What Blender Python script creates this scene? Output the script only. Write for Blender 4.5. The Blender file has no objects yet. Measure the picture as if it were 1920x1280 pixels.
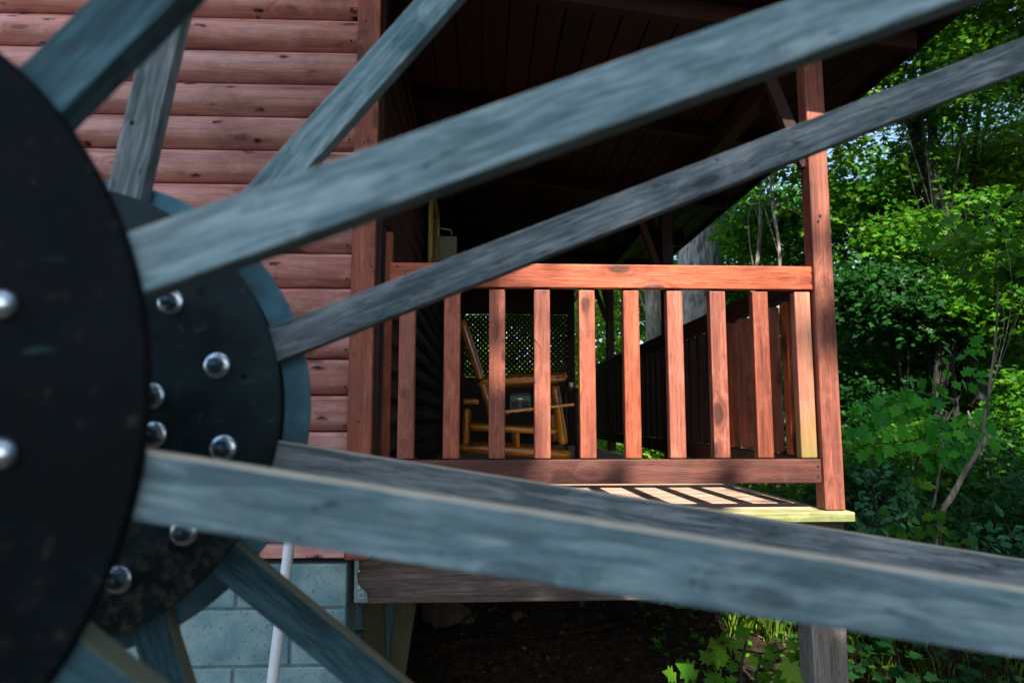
import bpy, bmesh, math, random
import numpy as np
from mathutils import Vector, Matrix
R = math.radians
random.seed(7)
rng = np.random.default_rng(11)
scene = bpy.context.scene
COL = scene.collection

# ------------------------------------------------------------------ camera
YAW, PITCH, LENS = R(2.46), R(6.24), 24.0
cam_d = bpy.data.cameras.new('camera')
cam = bpy.data.objects.new('camera', cam_d); COL.objects.link(cam)
cam_d.lens = LENS; cam_d.sensor_width = 36.0
cam_d.clip_start = 0.05; cam_d.clip_end = 500
cam.location = (0, 0, 0)
cam.rotation_euler = (R(90) + PITCH, 0, -YAW)
cam_d.dof.use_dof = True
cam_d.dof.focus_distance = 2.75
cam_d.dof.aperture_fstop = 4.2
cam_d.dof.aperture_blades = 0
scene.camera = cam
scene.render.resolution_x, scene.render.resolution_y = 1024, 682

# ------------------------------------------------------------------ light
SUN_EL, SUN_AZ = R(45), R(1.5)      # azimuth: measured from straight behind the viewpoint, towards +X
w = bpy.data.worlds.new('World'); scene.world = w; w.use_nodes = True
nt = w.node_tree; bg = nt.nodes['Background']
sky = nt.nodes.new('ShaderNodeTexSky'); sky.sky_type = 'NISHITA'; sky.sun_disc = False
sky.sun_elevation = SUN_EL
sky.sun_rotation = math.pi - SUN_AZ
sky.air_density = 1.0; sky.dust_density = 1.4; sky.ozone_density = 1.6
nt.links.new(sky.outputs[0], bg.inputs[0]); bg.inputs[1].default_value = 0.14
sd = bpy.data.lights.new('sun', 'SUN'); sun = bpy.data.objects.new('sun', sd); COL.objects.link(sun)
sd.energy = 4.8; sd.angle = R(0.53); sd.color = (1.0, 0.93, 0.82)
sdir = Vector((math.sin(SUN_AZ) * math.cos(SUN_EL), -math.cos(SUN_AZ) * math.cos(SUN_EL), math.sin(SUN_EL)))
sun.rotation_euler = sdir.to_track_quat('Z', 'Y').to_euler()
scene.view_settings.view_transform = 'Standard'
scene.view_settings.look = 'None'
scene.view_settings.exposure = 1.42
scene.view_settings.gamma = 1.0
scene.view_settings.use_curve_mapping = False

# ------------------------------------------------------------------ pixel -> place
FPX = LENS / 36.0 * 1920
_fw = Vector((math.sin(YAW) * math.cos(PITCH), math.cos(YAW) * math.cos(PITCH), math.sin(PITCH)))
_rt = Vector((math.cos(YAW), -math.sin(YAW), 0)); _up = _rt.cross(_fw)
def at(px, py, d):
    v = _fw + _rt * ((px - 960) / FPX) - _up * ((py - 640) / FPX)
    return v * (d / v.y)

# ------------------------------------------------------------------ object helpers
WM = {}
def _place(o, M, parent):
    WM[o.name] = M
    if parent is not None:
        o.parent = parent
        o.matrix_basis = WM[parent.name].inverted() @ M
    else:
        o.matrix_basis = M
def thing(name, label, cat, loc=(0, 0, 0), group=None):
    o = bpy.data.objects.new(name, None); COL.objects.link(o)
    o.empty_display_size = 0.1
    _place(o, Matrix.Translation(Vector(loc)), None)
    o['label'] = label; o['category'] = cat
    if group: o['group'] = group
    return o
def tag(o, label=None, cat=None, group=None, kind=None):
    if label: o['label'] = label
    if cat: o['category'] = cat
    if group: o['group'] = group
    if kind: o['kind'] = kind
    return o
def link(name, me, mat, M=None, parent=None):
    o = bpy.data.objects.new(name, me); COL.objects.link(o)
    if mat is not None and len(me.materials) == 0: me.materials.append(mat)
    if mat is not None and me.materials[0] != mat:
        o.material_slots[0].link = 'OBJECT'; o.material_slots[0].material = mat
    _place(o, M if M is not None else Matrix.Identity(4), parent)
    return o
_bc = {}
def box_mesh(L, W, H, bev=0.003, seg=1):
    k = (round(L, 4), round(W, 4), round(H, 4), bev, seg)
    if k in _bc: return _bc[k]
    bm = bmesh.new()
    bmesh.ops.create_cube(bm, size=1)
    for v in bm.verts: v.co = Vector((v.co.x * L, v.co.y * W, v.co.z * H))
    if bev: bmesh.ops.bevel(bm, geom=bm.edges[:], offset=bev, segments=seg, affect='EDGES', profile=0.6)
    me = bpy.data.meshes.new('board'); bm.to_mesh(me); bm.free()
    _bc[k] = me; return me
def orient(p0, p1, up):
    p0 = Vector(p0); p1 = Vector(p1)
    x = (p1 - p0).normalized(); z = Vector(up); z = (z - x * z.dot(x)).normalized(); y = z.cross(x)
    M = Matrix(((x.x, y.x, z.x, 0), (x.y, y.y, z.y, 0), (x.z, y.z, z.z, 0), (0, 0, 0, 1)))
    return Matrix.Translation((p0 + p1) / 2) @ M
def board(name, p0, p1, W, H, mat, parent=None, up=(0, 0, 1), bev=0.003, seg=1):
    """a board from p0 to p1; H is its size along up, W across"""
    L = (Vector(p1) - Vector(p0)).length
    return link(name, box_mesh(L, W, H, bev, seg), mat, orient(p0, p1, up), parent)
def bm_obj(name, bm, mat, M=None, parent=None, smooth=False):
    me = bpy.data.meshes.new(name); bm.to_mesh(me); bm.free()
    if smooth:
        for p in me.polygons: p.use_smooth = True
    return link(name, me, mat, M, parent)
def tube_bm(pts, rad, seg=10, jit=0.0, bm=None, cap=True):
    bm = bm or bmesh.new()
    pts = [Vector(p) for p in pts]; rings = []
    n = len(pts); ref = Vector((0.31, 0.77, 0.2)).normalized()
    for i, p in enumerate(pts):
        t = (pts[min(i + 1, n - 1)] - pts[max(i - 1, 0)]).normalized()
        a = t.cross(ref).normalized(); b = t.cross(a)
        r = rad[i] if hasattr(rad, '__len__') else rad
        rings.append([bm.verts.new(p + (a * math.cos(2 * math.pi * k / seg) + b * math.sin(2 * math.pi * k / seg)) * r * (1 + jit * (random.random() - .5))) for k in range(seg)])
    for i in range(n - 1):
        for k in range(seg):
            f = bm.faces.new((rings[i][k], rings[i][(k + 1) % seg], rings[i + 1][(k + 1) % seg], rings[i + 1][k])); f.smooth = True
    if cap:
        bm.faces.new(rings[0][::-1]); bm.faces.new(rings[-1])
    return bm
def smooth_path(pts, n=6):
    pts = [Vector(p) for p in pts]; out = []
    for i in range(len(pts) - 1):
        a = pts[max(i - 1, 0)]; b = pts[i]; c = pts[i + 1]; d = pts[min(i + 2, len(pts) - 1)]
        for k in range(n):
            t = k / n
            out.append(0.5 * ((2 * b) + (c - a) * t + (2 * a - 5 * b + 4 * c - d) * t * t + (3 * b - a - 3 * c + d) * t ** 3))
    out.append(pts[-1]); return out

# ------------------------------------------------------------------ materials
def newmat(name):
    m = bpy.data.materials.new(name); m.use_nodes = True
    return m, m.node_tree, m.node_tree.nodes['Principled BSDF']
def N(nt, t, **kw):
    n = nt.nodes.new(t)
    for k, v in kw.items():
        if k.startswith('_'): setattr(n, k[1:], v)
        else: n.inputs[k].default_value = v
    return n
def ramp(nt, stops, fac):
    r = nt.nodes.new('ShaderNodeValToRGB'); cr = r.color_ramp
    while len(cr.elements) > 1: cr.elements.remove(cr.elements[-1])
    cr.elements[0].position = stops[0][0]; cr.elements[0].color = (*stops[0][1], 1)
    for p, c in stops[1:]:
        e = cr.elements.new(p); e.color = (*c, 1)
    nt.links.new(fac, r.inputs[0]); return r.outputs[0]
def mix(nt, fac, a, b, mode='MIX'):
    m = nt.nodes.new('ShaderNodeMix'); m.data_type = 'RGBA'; m.blend_type = mode
    for s, v in ((m.inputs[0], fac), (m.inputs[6], a), (m.inputs[7], b)):
        if isinstance(v, (int, float)): s.default_value = v
        elif isinstance(v, tuple): s.default_value = (*v, 1)
        else: nt.links.new(v, s)
    return m.outputs[2]
def math_(nt, op, a, b=None, clamp=False):
    m = nt.nodes.new('ShaderNodeMath'); m.operation = op; m.use_clamp = clamp
    for i, v in enumerate((a, b)):
        if v is None: continue
        if isinstance(v, (int, float)): m.inputs[i].default_value = v
        else: nt.links.new(v, m.inputs[i])
    return m.outputs[0]
def maprange(nt, v, a, b, c=0., d=1.):
    m = nt.nodes.new('ShaderNodeMapRange'); m.inputs[1].default_value = a; m.inputs[2].default_value = b
    m.inputs[3].default_value = c; m.inputs[4].default_value = d; nt.links.new(v, m.inputs[0]); return m.outputs[0]
def wood(name, dark, mid, light, knot=(0.03, 0.012, 0.01), knots=1.0, rough=0.6, bump=0.35, lines=0.5, algae=None,
         spots=0.0, blotch=None, vary=0.25, coat=0.0, sc=1.0, lit_worn=None, mottle=0.0, pres_t=0.45, core_r=0.09):
    m, nt, b = newmat(name); L = nt.links.new
    tc = nt.nodes.new('ShaderNodeTexCoord'); oi = nt.nodes.new('ShaderNodeObjectInfo')
    off = N(nt, 'ShaderNodeVectorMath', _operation='SCALE'); off.inputs[0].default_value = (37, 17, 23); L(oi.outputs['Random'], off.inputs[3])
    Pa = N(nt, 'ShaderNodeVectorMath', _operation='ADD'); L(tc.outputs['Object'], Pa.inputs[0]); L(off.outputs[0], Pa.inputs[1])
    P = N(nt, 'ShaderNodeVectorMath', _operation='SCALE'); L(Pa.outputs[0], P.inputs[0]); P.inputs[3].default_value = sc
    # knots
    kc = N(nt, 'ShaderNodeMapping'); kc.inputs['Scale'].default_value = (3.2, 9, 9); L(P.outputs[0], kc.inputs[0])
    wn = N(nt, 'ShaderNodeTexNoise', Scale=9.0, Detail=3.0); L(P.outputs[0], wn.inputs['Vector'])
    kd = N(nt, 'ShaderNodeVectorMath', _operation='MULTIPLY_ADD'); L(wn.outputs[1], kd.inputs[0]); kd.inputs[1].default_value = (.3, .3, .3); L(kc.outputs[0], kd.inputs[2])
    vo = N(nt, 'ShaderNodeTexVoronoi', Scale=1.0, Randomness=1.0); L(kd.outputs[0], vo.inputs['Vector'])
    sep = nt.nodes.new('ShaderNodeSeparateColor'); L(vo.outputs['Color'], sep.inputs[0])
    pres = maprange(nt, sep.outputs[0], pres_t, pres_t + .05)
    dist = math_(nt, 'ADD', vo.outputs['Distance'], math_(nt, 'SUBTRACT', 1.0, pres))
    near = maprange(nt, dist, 0.05, 0.55, 1.0, 0.0)
    near = math_(nt, 'POWER', near, 2.0)
    core = maprange(nt, dist, core_r, core_r + .08, 1.0, 0.0)
    # grain, pushed round the knots
    gm = N(nt, 'ShaderNodeMapping'); gm.inputs['Scale'].default_value = (1.4, 16, 16); L(P.outputs[0], gm.inputs[0])
    push = N(nt, 'ShaderNodeCombineXYZ'); L(math_(nt, 'MULTIPLY', near, 2.4), push.inputs[1]); L(math_(nt, 'MULTIPLY', near, 1.4), push.inputs[2])
    ga = N(nt, 'ShaderNodeVectorMath', _operation='ADD'); L(gm.outputs[0], ga.inputs[0]); L(push.outputs[0], ga.inputs[1])
    g1 = N(nt, 'ShaderNodeTexNoise', Scale=1.0, Detail=5.0, Roughness=0.6, Distortion=0.5); L(ga.outputs[0], g1.inputs['Vector'])
    wv = N(nt, 'ShaderNodeMath', _operation='SINE'); L(math_(nt, 'MULTIPLY', g1.outputs[0], 70.0), wv.inputs[0])
    rings = maprange(nt, wv.outputs[0], -1, 1)
    fm = N(nt, 'ShaderNodeMapping'); fm.inputs['Scale'].default_value = (4, 150, 150); L(P.outputs[0], fm.inputs[0])
    g2 = N(nt, 'ShaderNodeTexNoise', Scale=1.0, Detail=3.0, Roughness=0.6); L(fm.outputs[0], g2.inputs['Vector'])
    c = ramp(nt, [(0.3, dark), (0.5, mid), (0.7, light)], g1.outputs[0])
    c = mix(nt, math_(nt, 'MULTIPLY', rings, 0.35 * lines), c, tuple(x * 0.35 for x in mid))
    c = mix(nt, math_(nt, 'MULTIPLY', maprange(nt, g2.outputs[0], 0.45, 0.7), 0.5 * lines), c, tuple(x * 0.4 for x in dark))
    bl = N(nt, 'ShaderNodeTexNoise', Scale=4.0, Detail=5.0, Roughness=0.65); L(P.outputs[0], bl.inputs['Vector'])
    blo = blotch or tuple(x * 0.45 for x in mid)
    c = mix(nt, maprange(nt, bl.outputs[0], 0.5, 0.75, 0, 0.75), c, blo)
    bl2 = N(nt, 'ShaderNodeTexNoise', Scale=11.0, Detail=6.0, Roughness=0.7); L(P.outputs[0], bl2.inputs['Vector'])
    c = mix(nt, maprange(nt, bl2.outputs[0], 0.52, 0.8, 0, 0.5), c, light)
    if mottle:
        mm = N(nt, 'ShaderNodeMapping'); mm.inputs['Scale'].default_value = (7, 62, 62); mm.inputs['Rotation'].default_value = (0, 0, .06); L(P.outputs[0], mm.inputs[0])
        mo_ = N(nt, 'ShaderNodeTexNoise', Scale=1.0, Detail=4.0, Roughness=.6, Distortion=1.0); L(mm.outputs[0], mo_.inputs['Vector'])
        c = mix(nt, maprange(nt, mo_.outputs[0], .46, .62, 0, mottle), c, tuple(x * .55 for x in dark))
        c = mix(nt, maprange(nt, mo_.outputs[0], .46, .34, 0, mottle * .7), c, light)
    if mottle > .3:      # drying cracks along the grain
        cm_ = N(nt, 'ShaderNodeMapping'); cm_.inputs['Scale'].default_value = (2.2, 34, 34); L(P.outputs[0], cm_.inputs[0])
        cn = N(nt, 'ShaderNodeTexNoise', Scale=1.0, Detail=2.0, Distortion=.3); L(cm_.outputs[0], cn.inputs['Vector'])
        ck = math_(nt, 'ABSOLUTE', math_(nt, 'SUBTRACT', cn.outputs[0], .5))
        ck = math_(nt, 'MULTIPLY', maprange(nt, ck, .0, .012, 1, 0), maprange(nt, bl.outputs[0], .48, .56))
        c = mix(nt, math_(nt, 'MULTIPLY', ck, .85), c, tuple(x * .2 for x in dark))
    c = mix(nt, math_(nt, 'MULTIPLY', near, 0.45 * knots), c, dark)
    c = mix(nt, math_(nt, 'MULTIPLY', core, 0.85 * knots), c, knot)
    if spots:
        sm = N(nt, 'ShaderNodeMapping'); sm.inputs['Scale'].default_value = (8, 17, 17); L(P.outputs[0], sm.inputs[0])
        sd2 = N(nt, 'ShaderNodeVectorMath', _operation='MULTIPLY_ADD'); L(bl2.outputs[1], sd2.inputs[0]); sd2.inputs[1].default_value = (.9, .9, .9); L(sm.outputs[0], sd2.inputs[2])
        sv = N(nt, 'ShaderNodeTexVoronoi', Scale=1.0); L(sd2.outputs[0], sv.inputs['Vector'])
        s2 = nt.nodes.new('ShaderNodeSeparateColor'); L(sv.outputs['Color'], s2.inputs[0])
        sp = math_(nt, 'MULTIPLY', maprange(nt, sv.outputs[0], 0.1, 0.24, 1, 0), maprange(nt, s2.outputs[0], 0.38, 0.43))
        halo = math_(nt, 'MULTIPLY', maprange(nt, sv.outputs[0], 0.1, 0.42, 1, 0), maprange(nt, s2.outputs[0], 0.5, 0.56))
        c = mix(nt, math_(nt, 'MULTIPLY', halo, .4 * spots), c, dark)
        c = mix(nt, math_(nt, 'MULTIPLY', sp, spots), c, knot)
    if algae:
        # algae = (axis, from, to, colour): green film growing on the damp end of the piece
        ax, lo, hi, col = algae
        sx = nt.nodes.new('ShaderNodeSeparateXYZ'); L(tc.outputs['Object'], sx.inputs[0])
        an = math_(nt, 'ADD', sx.outputs[ax], math_(nt, 'MULTIPLY', math_(nt, 'SUBTRACT', bl2.outputs[0], 0.5), 0.25 if abs(hi - lo) > .03 else 0.02))
        c = mix(nt, math_(nt, 'MULTIPLY', maprange(nt, an, lo, hi), 0.75), c, col)
    if lit_worn:  # one long spoke edge lightened: sky light painted in, plus wear
        sx = nt.nodes.new('ShaderNodeSeparateXYZ'); L(tc.outputs['Object'], sx.inputs[0])
        an = math_(nt, 'ADD', sx.outputs[1], math_(nt, 'MULTIPLY', math_(nt, 'SUBTRACT', bl2.outputs[0], 0.5), 0.002))
        c = mix(nt, maprange(nt, an, .0203, .0209), c, lit_worn)
    hsv = N(nt, 'ShaderNodeHueSaturation'); L(c, hsv.inputs['Color'])
    rr = math_(nt, 'FRACT', math_(nt, 'MULTIPLY', oi.outputs['Random'], 7.31))
    L(maprange(nt, rr, 0, 1, 1 - vary, 1 + vary), hsv.inputs['Value'])
    r3 = math_(nt, 'FRACT', math_(nt, 'MULTIPLY', oi.outputs['Random'], 3.77))
    L(maprange(nt, r3, 0, 1, 0.92, 1.08), hsv.inputs['Saturation'])
    L(hsv.outputs[0], b.inputs['Base Color'])
    L(maprange(nt, bl2.outputs[0], .3, .7, rough - .1, rough + .15), b.inputs['Roughness'])
    b.inputs['Specular IOR Level'].default_value = 0.35
    b.inputs['Coat Weight'].default_value = coat; b.inputs['Coat Roughness'].default_value = 0.15
    h = math_(nt, 'ADD', math_(nt, 'MULTIPLY', g2.outputs[0], 0.6), math_(nt, 'ADD', math_(nt, 'MULTIPLY', rings, 0.25), math_(nt, 'MULTIPLY', near, 0.8)))
    bu = N(nt, 'ShaderNodeBump', Strength=bump, Distance=0.004); L(h, bu.inputs['Height']); L(bu.outputs[0], b.inputs['Normal'])
    return m
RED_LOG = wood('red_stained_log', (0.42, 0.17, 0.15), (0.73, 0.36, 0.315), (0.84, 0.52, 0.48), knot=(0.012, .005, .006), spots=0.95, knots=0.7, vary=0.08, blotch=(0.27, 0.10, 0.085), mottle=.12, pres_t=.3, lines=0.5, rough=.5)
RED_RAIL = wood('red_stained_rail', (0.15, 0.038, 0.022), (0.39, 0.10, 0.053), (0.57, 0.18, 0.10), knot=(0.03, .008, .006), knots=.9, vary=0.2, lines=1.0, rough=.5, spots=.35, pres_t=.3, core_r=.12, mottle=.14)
RED_SHADED = wood('dark_red_stained_board', (0.010, 0.0025, 0.0025), (0.018, 0.0038, 0.0034), (0.028, 0.0065, 0.005), vary=0.25, rough=.6)  # red wood with the porch shade put into its colour
RED_CEIL = wood('dark_red_ceiling_board', (0.013, 0.0026, 0.0022), (0.026, 0.005, 0.004), (0.038, 0.008, 0.006), vary=0.3, rough=.6)  # base colour also darkened for the shade under the roof
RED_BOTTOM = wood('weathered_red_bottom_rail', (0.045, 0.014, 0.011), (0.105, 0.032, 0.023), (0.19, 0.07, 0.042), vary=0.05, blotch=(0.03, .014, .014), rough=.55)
RED_ALGAE = wood('red_rail_with_algae', (0.24, 0.07, 0.045), (0.43, 0.15, 0.085), (0.56, 0.25, 0.15), knot=(.2, .05, .035), knots=1.0, vary=0.03, algae=(0, -0.06, -0.36, (0.2, 0.19, 0.03)))
DECK = wood('worn_deck_board', (0.3, 0.17, 0.12), (0.5, 0.33, 0.25), (0.62, 0.45, 0.36), vary=0.12, rough=.65)
DECK_GREEN = wood('mossy_deck_edge', (0.12, 0.15, 0.04), (0.34, 0.33, 0.16), (0.56, 0.5, 0.36), vary=0.02, blotch=(0.1, 0.16, 0.03), rough=.7)
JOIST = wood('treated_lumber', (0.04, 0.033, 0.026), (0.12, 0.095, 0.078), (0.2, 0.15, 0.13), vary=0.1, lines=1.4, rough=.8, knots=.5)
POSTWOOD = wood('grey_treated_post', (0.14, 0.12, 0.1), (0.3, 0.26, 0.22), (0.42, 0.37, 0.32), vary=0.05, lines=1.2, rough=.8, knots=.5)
JOIST_DARK = wood('old_treated_lumber', (0.035, 0.03, 0.02), (0.08, 0.065, 0.045), (0.12, 0.095, 0.07), vary=0.1, lines=1.0, rough=.8, knots=.5)  # darker version of the lumber for framing further back
SPOKE = wood('weathered_blue_grey_wood', (0.075, 0.165, 0.20), (0.185, 0.31, 0.355), (0.35, 0.47, 0.50), knot=(0.02, .03, .035), knots=.5, vary=0.12, blotch=(0.09, 0.155, 0.17), lines=.5, rough=.8, bump=.6, sc=1.9, lit_worn=(.85, .72, .48), mottle=.55)
SPOKE_FAR = wood('weathered_grey_wood', (0.08, 0.125, 0.14), (0.215, 0.27, 0.29), (0.40, 0.44, 0.45), knot=(0.01, .02, .025), knots=.8, vary=0.12, blotch=(0.05, 0.10, 0.12), lines=.7, rough=.85, bump=.8, sc=1.9, lit_worn=(.55, .48, .33), mottle=.6)
SPOKE_SHADE = wood('damp_teal_wood', (0.010, 0.042, 0.055), (0.030, 0.10, 0.13), (0.085, 0.2, 0.25), knot=(0.004, .01, .012), knots=.8, vary=0.1, blotch=(0.02, 0.05, 0.06), lines=.7, rough=.6, bump=.6, sc=1.9, lit_worn=(.13, .14, .09), mottle=.5)  # spoke wood with the shade of the left spokes put into its colour
GOLD_LOG = wood('varnished_golden_log', (0.17, 0.065, 0.006), (0.36, 0.155, 0.014), (0.5, 0.25, 0.03), knot=(0.02, .008, .003), knots=1.0, vary=0.1, spots=.9, rough=.25, coat=.8, bump=.2, lines=.3)
YELLOW_TRIM = wood('yellowish_door_trim', (0.3, 0.22, 0.06), (0.5, 0.4, 0.13), (0.6, 0.5, 0.2), knots=0.2, vary=.05)
OLIVE = wood('olive_stake', (0.03, 0.035, 0.012), (0.06, 0.065, 0.025), (0.09, 0.09, 0.04), knots=.3, vary=.1)

def plate_mat(name, base, rust, spec=.22):
    m, nt, b = newmat(name); L = nt.links.new
    tc = nt.nodes.new('ShaderNodeTexCoord')
    n1 = N(nt, 'ShaderNodeTexNoise', Scale=14.0, Detail=6.0, Roughness=.65); L(tc.outputs['Object'], n1.inputs['Vector'])
    n2 = N(nt, 'ShaderNodeTexNoise', Scale=55.0, Detail=5.0, Roughness=.7); L(tc.outputs['Object'], n2.inputs['Vector'])
    c = ramp(nt, [(.35, tuple(x * .5 for x in base)), (.5, base), (.72, tuple(x * 1.9 for x in base))], n1.outputs[0])
    sx = nt.nodes.new('ShaderNodeSeparateXYZ'); L(tc.outputs['Object'], sx.inputs[0])
    low = maprange(nt, sx.outputs[2], -0.06, -0.24, 0, 1)
    r = math_(nt, 'MULTIPLY', math_(nt, 'MULTIPLY', maprange(nt, n2.outputs[0], .48, .66), low), rust)
    c = mix(nt, r, c, (0.14, 0.10, 0.07))
    n3 = N(nt, 'ShaderNodeTexVoronoi', Scale=9.0); L(n2.outputs[1], n3.inputs['Vector'])
    c = mix(nt, math_(nt, 'MULTIPLY', maprange(nt, n2.outputs[0], .6, .7), .25 + .3 * (rust > .9)), c, (0.11, 0.085, 0.07))
    sm = N(nt, 'ShaderNodeMapping'); sm.inputs['Scale'].default_value = (9, 1, 70); sm.inputs['Rotation'].default_value = (0, .7, 0); L(tc.outputs['Object'], sm.inputs[0])
    n4 = N(nt, 'ShaderNodeTexNoise', Scale=1.0, Detail=3.0, Distortion=.4); L(sm.outputs[0], n4.inputs['Vector'])
    c = mix(nt, math_(nt, 'MULTIPLY', maprange(nt, n4.outputs[0], .68, .76), .5), c, (0.05, .11, .13))
    n5 = N(nt, 'ShaderNodeTexNoise', Scale=3.0, Detail=3.0); L(tc.outputs['Object'], n5.inputs['Vector'])
    c = mix(nt, maprange(nt, n5.outputs[0], .5, .75, 0, .5), c, tuple(x * 4 for x in base))  # paler patches painted in for broad bluish reflections
    L(c, b.inputs['Base Color']); b.inputs['Specular IOR Level'].default_value = spec
    L(maprange(nt, n1.outputs[0], .3, .7, .45, .7), b.inputs['Roughness'])
    bu = N(nt, 'ShaderNodeBump', Strength=.25, Distance=.003); L(n2.outputs[0], bu.inputs['Height']); L(bu.outputs[0], b.inputs['Normal'])
    return m
PLATE_NEAR = plate_mat('black_painted_steel', (0.0008, 0.003, 0.0045), .1, .07)
PLATE = plate_mat('dark_painted_steel', (0.008, 0.022, 0.025), 1.0)
PLATE_BACK = plate_mat('blue_primed_steel', (0.06, 0.16, 0.22), .5)  # blue of the reflected sky put into the plate colour
def simple(name, col, rough=.5, metal=0., spec=.5, noise=0.3, scale=30):
    m, nt, b = newmat(name); L = nt.links.new
    tc = nt.nodes.new('ShaderNodeTexCoord')
    n1 = N(nt, 'ShaderNodeTexNoise', Scale=float(scale), Detail=5.0, Roughness=.6); L(tc.outputs['Object'], n1.inputs['Vector'])
    c = ramp(nt, [(.3, tuple(x * (1 - noise) for x in col)), (.7, tuple(min(1, x * (1 + noise)) for x in col))], n1.outputs[0])
    L(c, b.inputs['Base Color']); b.inputs['Roughness'].default_value = rough; b.inputs['Metallic'].default_value = metal
    b.inputs['Specular IOR Level'].default_value = spec
    bu = N(nt, 'ShaderNodeBump', Strength=.2, Distance=.002); L(n1.outputs[0], bu.inputs['Height']); L(bu.outputs[0], b.inputs['Normal'])
    return m
ZINC = simple('galvanised_steel', (0.62, 0.72, 0.78), .28, .9, noise=.15)
NUT = simple('darkened_steel_nut', (0.10, 0.16, 0.19), .4, .9, noise=.4)  # dark reflections on the nuts put into their colour
HANGER = simple('galvanised_sheet', (0.2, 0.3, 0.34), .45, .7)
HOLE = simple('dark_hole', (0.003, 0.003, 0.004), .9)
PVC = simple('white_pvc', (0.72, 0.8, 0.82), .35, noise=.06)
MORTAR = simple('mortar', (0.13, 0.19, 0.19), .95, noise=.3)
RADIO = simple('teal_plastic', (0.01, 0.09, 0.085), .4, noise=.1)
RADIO_D = simple('speaker_grille', (0.006, 0.012, 0.012), .6)
METAL_DARK = simple('dark_olive_metal', (0.05, 0.055, 0.02), .4, .3)
NAIL = simple('nail_hole', (0.015, 0.008, 0.008), .8)
STONE = simple('field_stone', (0.05, 0.033, 0.023), .9, noise=.5, scale=14)
def block_mat():
    m, nt, b = newmat('concrete_block'); L = nt.links.new
    tc = nt.nodes.new('ShaderNodeTexCoord'); oi = nt.nodes.new('ShaderNodeObjectInfo')
    off = N(nt, 'ShaderNodeVectorMath', _operation='SCALE'); off.inputs[0].default_value = (7, 5, 3); L(oi.outputs['Random'], off.inputs[3])
    P = N(nt, 'ShaderNodeVectorMath', _operation='ADD'); L(tc.outputs['Object'], P.inputs[0]); L(off.outputs[0], P.inputs[1])
    n1 = N(nt, 'ShaderNodeTexNoise', Scale=6.0, Detail=6.0, Roughness=.6); L(P.outputs[0], n1.inputs['Vector'])
    sm = N(nt, 'ShaderNodeMapping'); sm.inputs['Scale'].default_value = (60, 60, 18); L(P.outputs[0], sm.inputs[0])
    n2 = N(nt, 'ShaderNodeTexNoise', Scale=1.0, Detail=3.0, Roughness=.7); L(sm.outputs[0], n2.inputs['Vector'])
    n3 = N(nt, 'ShaderNodeTexNoise', Scale=90.0, Detail=2.0); L(P.outputs[0], n3.inputs['Vector'])
    c = ramp(nt, [(.3, (0.10, .21, .235)), (.5, (.19, .335, .355)), (.7, (.30, .43, .43))], n1.outputs[0])
    c = mix(nt, maprange(nt, n2.outputs[0], .55, .75, 0, .5), c, (.14, .21, .21))
    c = mix(nt, maprange(nt, n3.outputs[0], .62, .7, 0, .6), c, (.08, .12, .12))
    L(c, b.inputs['Base Color']); b.inputs['Roughness'].default_value = .95
    h = math_(nt, 'SUBTRACT', n2.outputs[0], maprange(nt, n3.outputs[0], .62, .7, 0, 1))
    bu = N(nt, 'ShaderNodeBump', Strength=.5, Distance=.003); L(h, bu.inputs['Height']); L(bu.outputs[0], b.inputs['Normal'])
    return m
BLOCK = block_mat()
def bark_mat(name, dark, light, patch=None, sc=1.0):
    m, nt, b = newmat(name); L = nt.links.new
    tc = nt.nodes.new('ShaderNodeTexCoord')
    mp = N(nt, 'ShaderNodeMapping'); mp.inputs['Scale'].default_value = (26 * sc, 26 * sc, 4 * sc); L(tc.outputs['Object'], mp.inputs[0])
    n1 = N(nt, 'ShaderNodeTexNoise', Scale=1.0, Detail=5.0, Roughness=.65, Distortion=.6); L(mp.outputs[0], n1.inputs['Vector'])
    n2 = N(nt, 'ShaderNodeTexNoise', Scale=2.2, Detail=4.0); L(tc.outputs['Object'], n2.inputs['Vector'])
    c = ramp(nt, [(.38, tuple(x * .35 for x in dark)), (.47, dark), (.62, light)], n1.outputs[0])
    if patch: c = mix(nt, maprange(nt, n2.outputs[0], .5, .62, 0, .7), c, patch)
    L(c, b.inputs['Base Color']); b.inputs['Roughness'].default_value = .9
    bu = N(nt, 'ShaderNodeBump', Strength=1.0, Distance=.02); L(n1.outputs[0], bu.inputs['Height']); L(bu.outputs[0], b.inputs['Normal'])
    return m
BARK = bark_mat('grey_furrowed_bark', (.16, .155, .14), (.42, .41, .38), (.42, .36, .27))
BARK_D = bark_mat('dark_bark', (.012, .013, .010), (.038, .036, .028))
BARK_P = bark_mat('pale_smooth_bark', (.2, .17, .13), (.42, .36, .28), (.14, .14, .1), sc=.7)
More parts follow.
